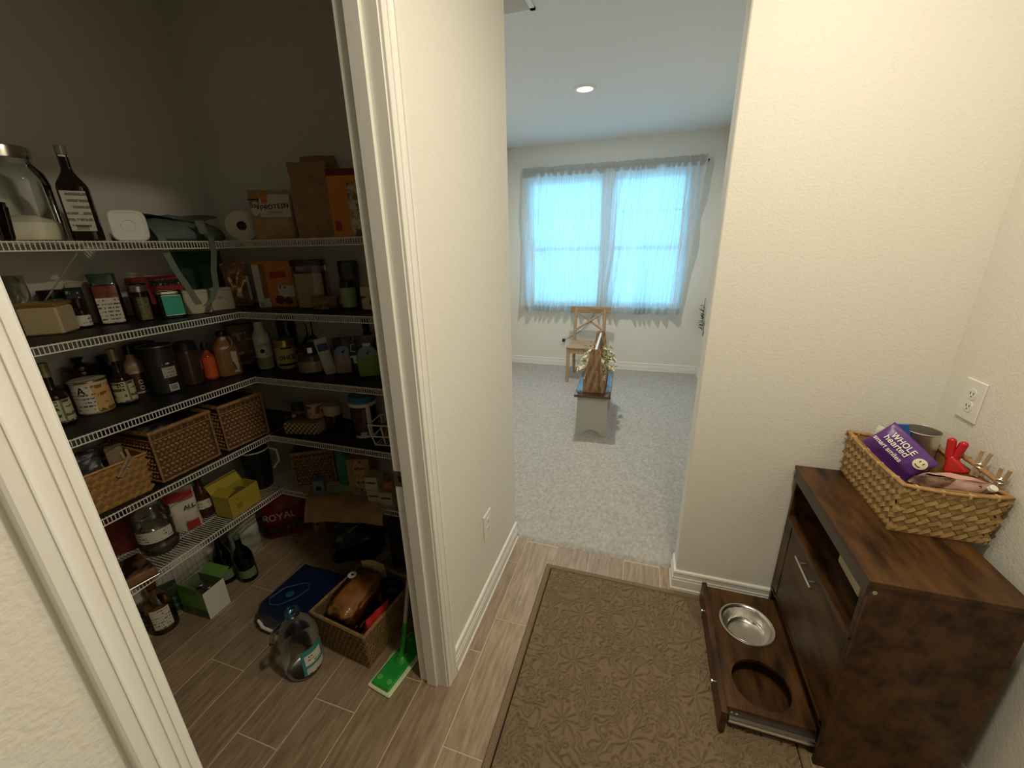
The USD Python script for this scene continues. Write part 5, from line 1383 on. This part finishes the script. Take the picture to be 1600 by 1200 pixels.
bottle('clear_flask', 'empty clear glass flask left of the amber bottle', 'bottle', -2.055, .795, 0, 62, .036, .165, GLASS, .014, .5, .75, .02, NICKEL)
carton('dark_green_box', 'dark green carton behind the amber bottle on the floor', 'box', -2.045, .935, 0, 62, .075, .06, .135, C('bottle_green', (.03, .07, .04), .5), [('f', 0, 1, .2, .3, C('teal_line', (.05, .18, .16), .5), 'teal_stripe'), ('f', 0, 1, .5, .6, C('teal_line'), 'teal_stripe')])
t = T('can_carton', 'opened green and white drink carton on the pantry floor', 'box', (-1.892, .990, 0), 2)
P(t, 'box_body', cat(bx(-.08, .08, -.052, -.050, 0, .145), bx(-.08, .08, .050, .052, 0, .145), bx(-.08, -.078, -.05, .05, 0, .145), bx(-.08, .08, -.05, .05, 0, .002)), C('photo_green', (.16, .20, .12), .5, col2=(.05, .08, .04), vs=16), False)
P(t, 'white_side', bx(.078, .0802, -.052, .052, 0, .147), WHITE, False, 'plain white end panel')
P(t, 'front_print', bx(-.079, .079, -.0528, -.0515, .05, .145), C('leaf_print', (.14, .30, .06), .5), False)
P(t, 'torn_flap', mv(bx(-.07, .07, 0, .0016, 0, .055), 0, .05, .144, rx=-62), C('leaf_print'), False)
P(t, 'front_flap', mv(bx(-.075, .06, -.0016, 0, 0, .045), 0, -.051, .1435, rx=14), C('leaf_print'), False)
P(t, 'cans', cat(*[cyl(.024, .105, .003, 18, x=-.05 + .05 * i, y=-.022 + .048 * j) for i in range(3) for j in range(2)]), NICKEL, 40, kind='stuff')
GB = clear('bottle_green_glass', (.10, .26, .10), rough=.05)
for x, y, rz, rx, lab in ((-1.960, 1.150, 50, 0, 'green glass bottle standing at the back under the lowest shelf'), (-1.862, 1.195, 40, 8, 'green glass bottle leaning forward beside the opened drink carton')):
    t = tilted('green_bottle', lab, 'bottle', (x, y, .006 if rx else 0.0), rz, rx)
    P(t, 'glass', lathe([(0, 0), (.038, 0), (.042, .006), (.042, .15), (.03, .19), (.015, .22), (.014, .285), (0, .286)], 28), GB, 40)
    P(t, 'water', lathe([(0, .004), (.036, .004), (.039, .01), (.039, .14), (0, .142)], 24), C('dark_green_water', (.02, .075, .03), .2), 40)
    P(t, 'paper_label', arc(.0425, .03, .085, -70, 70, 12), C('sage_label', (.20, .27, .15), .5), True)
    P(t, 'cap', cyl(.0155, .02, .27, 18, b=.002), C('green_cap', (.05, .15, .06), .4), 40)
pouch('white_sack', 'limp off-white plastic sack on the floor below the shelf corner', 'bag', -2.035, 1.335, 0, 60, .15, .11, .25, C('sack_white', (.42, .41, .34), .5), 79, crump=.03, top=.25)
t, dp_ = pouch('rice_sack', 'dark red sack of rice with partly visible lettering on the floor', 'bag', -1.950, 1.555, 0, 46, .26, .13, .31, C('rice_red', (.20, .016, .018), .45, bump=.4, bs=30), 80, crump=.02, top=.3)
P(t, 'black_band', patch(-.125, .125, .05, .115, dp_, 12), C('band_black', (.03, .012, .012), .5), True)
P(t, 'brand_text', drape(mv(text('ROYAL', .038), -.035, 0, .145), dp_, .0022), C('sack_white_ink', (.50, .36, .30), .5), False)
P(t, 'product_text', drape(mv(text('RICE', .030), .04, 0, .066), dp_, .003), C('sack_gold_ink', (.20, .12, .06), .5), False)
carton('orange_carton', 'narrow orange brown carton right of the rice sack on the floor', 'box', -1.775, 1.615, 0, 30, .07, .06, .255, C('rust_card', (.34, .15, .04), .5), [('f', .1, .4, .1, .9, TXK, 'printed_strip')])
t, dp_ = pouch('bin_bag', 'dark slumped bin bag on the floor at the back of the pantry', 'bag', -1.440, 1.530, 0, 24, .28, .26, .24, C('bin_black', (.012, .014, .013), .3, bump=.6, bs=18, bd=.02), 82, crump=.05, top=.5)
carton('dark_crate', 'dark storage box standing in the far pantry corner', 'box', -1.060, 1.600, 0, 6, .26, .24, .30, C('crate_dark', (.028, .020, .016), .6), [('f', .2, .8, .6, .66, BLACK, 'handle_slot')])
t = tilted('blue_package', 'flat navy blue plastic wrapped package on the pantry floor', 'package', (-1.400, 1.115, 0.002), -3, 0)
m_ = mv(bx(-.155, .155, -.15, .15, 0, .13, .03), 0, 0, 0)
m_ = m_.subdivide().subdivide().subdivide()
v_ = m_.vertices; n_ = meshkit.fbm(v_ * 14, 3, 4) - .5
m_ = TM(v_ + np.stack([n_ * .012, n_ * .012, n_ * .016 * (v_[:, 2] > .01)], 1), m_.faces)
P(t, 'film', m_, BLUEC, True)
zt = lambda x, y: .1345
P(t, 'blue_badge', cat(tube([(x, y, .1375) for x, y in ((-.10, -.10), (-.085, -.03), (-.035, .01), (.0, .03), (.025, .0), (.01, -.06), (-.03, -.115), (-.07, -.125))], .0028, 5, closed=True)), C('badge_blue', (.02, .09, .22), .4), 40)
P(t, 'drop_print', mv(trimesh.creation.icosphere(2, 1), -.035, -.05, .134, s=None).apply_scale(1) if 0 else mv(cat(lathe([(0, .1365), (.016, .1362), (.018, .135)], 20)), -.035, -.05, .0), C('badge_blue'), True)
P(t, 'white_edge', cat(tube([(-.135, -.150, .05), (-.10, -.160, .03), (-.05, -.156, .022)], .007, 6)), PAPERW, 40)
t = T('water_jug', 'empty clear plastic water jug with a teal and white label', 'jug', (-1.212, .890, 0), 40)
P(t, 'wall', lathe([(0, .012), (.03, .006), (.055, 0), (.068, .010), (.073, .03), (.073, .10), (.069, .12), (.069, .135), (.073, .155), (.070, .185), (.056, .225), (.034, .255), (.024, .262), (.024, .285)], 40), clear('jug_plastic', (.80, .83, .82), rough=.35, ior=1.25), 35)
P(t, 'cap', lathe([(0, .280), (.026, .280), (.027, .284), (.027, .297), (.024, .300), (0, .300)], 28), clear('cap_clear', (.35, .5, .65), rough=.2), 40)
P(t, 'handle', tube([(-.062, -.02, .185), (-.085, -.03, .20), (-.070, -.025, .245), (-.038, -.012, .258)], .009, 8), clear('jug_plastic'), 50)
P(t, 'teal_label', arc(.0735, .028, .150, 5, 75, 12), C('label_teal', (.04, .24, .24), .5), True)
P(t, 'white_block', arc(.0742, .075, .125, 14, 68, 10), TXL, True)
P(t, 'white_block', arc(.0742, .030, .062, 14, 75, 10), printed('label_facts', (.60, .57, .48), (.08, .08, .08), s=90, thr=.5, band=130), True)
# big seagrass basket with bread
t = T('seagrass_basket', 'brown seagrass basket of bread and packets on the floor by the jamb', 'basket', (-1.066, 1.118, 0), -7)
w0_, d0_, w1_, d1_, h_ = .262, .285, .290, .315, .190
A_, B_, S_ = twill(w0_, d0_, w1_, d1_, h_, 9, .024, 55, .011, .026)
SEA = pm('seagrass', (.36, .22, .09), .7, vs=50, col2=(.19, .11, .045), rand=.1)
SEAD = pm('seagrass_dark', (.20, .115, .048), .75, vs=50, col2=(.15, .085, .035))
P(t, 'woven_strips', A_, SEA, 30, kind='stuff'); P(t, 'cross_strips', B_, SEAD, 30, kind='stuff')
P(t, 'liner_wall', S_, SEAD, False)
P(t, 'rim_roll', rim(w1_, d1_, h_, .0075), SEA, 50)
t = tilted('bread_loaf', 'loaf of bread in clear plastic with a round white sticker', 'bread', (-1.102, 1.112, .075), 4, 4)
lf = trimesh.creation.icosphere(4, 1.0)
lf = TM(np.sign(lf.vertices) * np.abs(lf.vertices) ** .55 * np.array([.122, .074, .080]) + np.array([0, 0, .081]), lf.faces)
v_ = lf.vertices; n_ = meshkit.fbm(v_ * 16, 3, 2) - .5
P(t, 'crust', mv(TM(v_ * (1 + .12 * n_[:, None]), lf.faces), rz=82), C('crust', (.46, .21, .055), .6, col2=(.26, .10, .025), vs=14), True)
lw = TM(v_ * (1.05 + .16 * (meshkit.fbm(v_ * 30, 3, 8) - .5)[:, None]) + np.array([0, 0, .001]), lf.faces)
P(t, 'plastic_wrap', mv(lw, rz=82), clear('wrap', (.93, .92, .9), rough=.08), True)
P(t, 'sticker', mv(cyl(.020, .0012, n=24), -.045, .060, .1635, rx=-4), PAPERW, 30)
P(t, 'sticker_dot', mv(cyl(.006, .0006, n=14), -.045, .060, .1650, rx=-4), TEXTB, 30)
pouch('red_bag', 'bright red snack bag standing in the seagrass basket', 'bag', -.976, 1.048, .085, 78, .12, .045, .150, C('bright_red_film', (.52, .03, .02), .35, bump=.3, bs=40), 84, rx=14, crump=.012)
t = tilted('cream_card', 'folded cream paper sheet standing at the back of the seagrass basket', 'paper', (-1.090, 1.246, .06), 4, 6)
P(t, 'sheet', grid(lambda U, V: (-.062 + .124 * U, .010 * np.sin(4 * U), .205 * V + .012 * U), 12, 6), printed('cream_sheet', (.58, .48, .24), (.35, .27, .12), s=60, thr=.4, band=60), True)
P(t, 'sheet_back', grid(lambda U, V: (-.062 + .124 * U, .010 * np.sin(4 * U) + .0015, .205 * V + .012 * U), 12, 6), CREAM, True)
carton('black_packet_box', 'black packet with a silver bar at the back right of the seagrass basket', 'box', -.998, 1.225, .012, 10, .08, .030, .185, BLACK, [('f', .2, .8, .7, .82, NICKEL, 'silver_bar')], b=.004)
# floor sweeper
t = tilted('floor_mop', 'green flat floor mop with a white pad leaning in the pantry by the jamb', 'mop', (-.842, 1.012, 0), -9, 0)
GRM = C('mop_green', (.02, .30, .035), .35)
P(t, 'cleaning_pad', bx(-.056, .056, -.128, .128, 0.0005, .012, .004), C('pad_white', (.66, .72, .46), .8), 30, 'white cleaning pad showing round the head')
P(t, 'head', bx(-.044, .044, -.118, .118, .012, .024, .005), GRM, 30)
P(t, 'swivel', mv(lathe([(0, 0), (.030, 0), (.026, .008), (.014, .016), (.012, .024), (0, .026)], 28, sy=1.2), 0, .012, .024), GRM, 40)
P(t, 'grip_slots', cat(*[cyl(.011, .0015, .0235, 16, x=sx * .024, y=sy * .088) for sx in (-1, 1) for sy in (-1, 1)]), C('slot_green', (.10, .42, .10), .5), 40, kind='stuff')
P(t, 'socket', tube([(0, .012, .040), (-.004, .040, .10), (-.006, .058, .16)], [.011, .0105, .0095], 12), GRM, 40)
P(t, 'handle', tube([(-.006, .058, .155), (-.02, .20, .62), (-.034, .33, 1.05)], .0085, 12), C('mop_pole', (.52, .51, .46), .35, metal=.3), 40, 'pale grey pole')
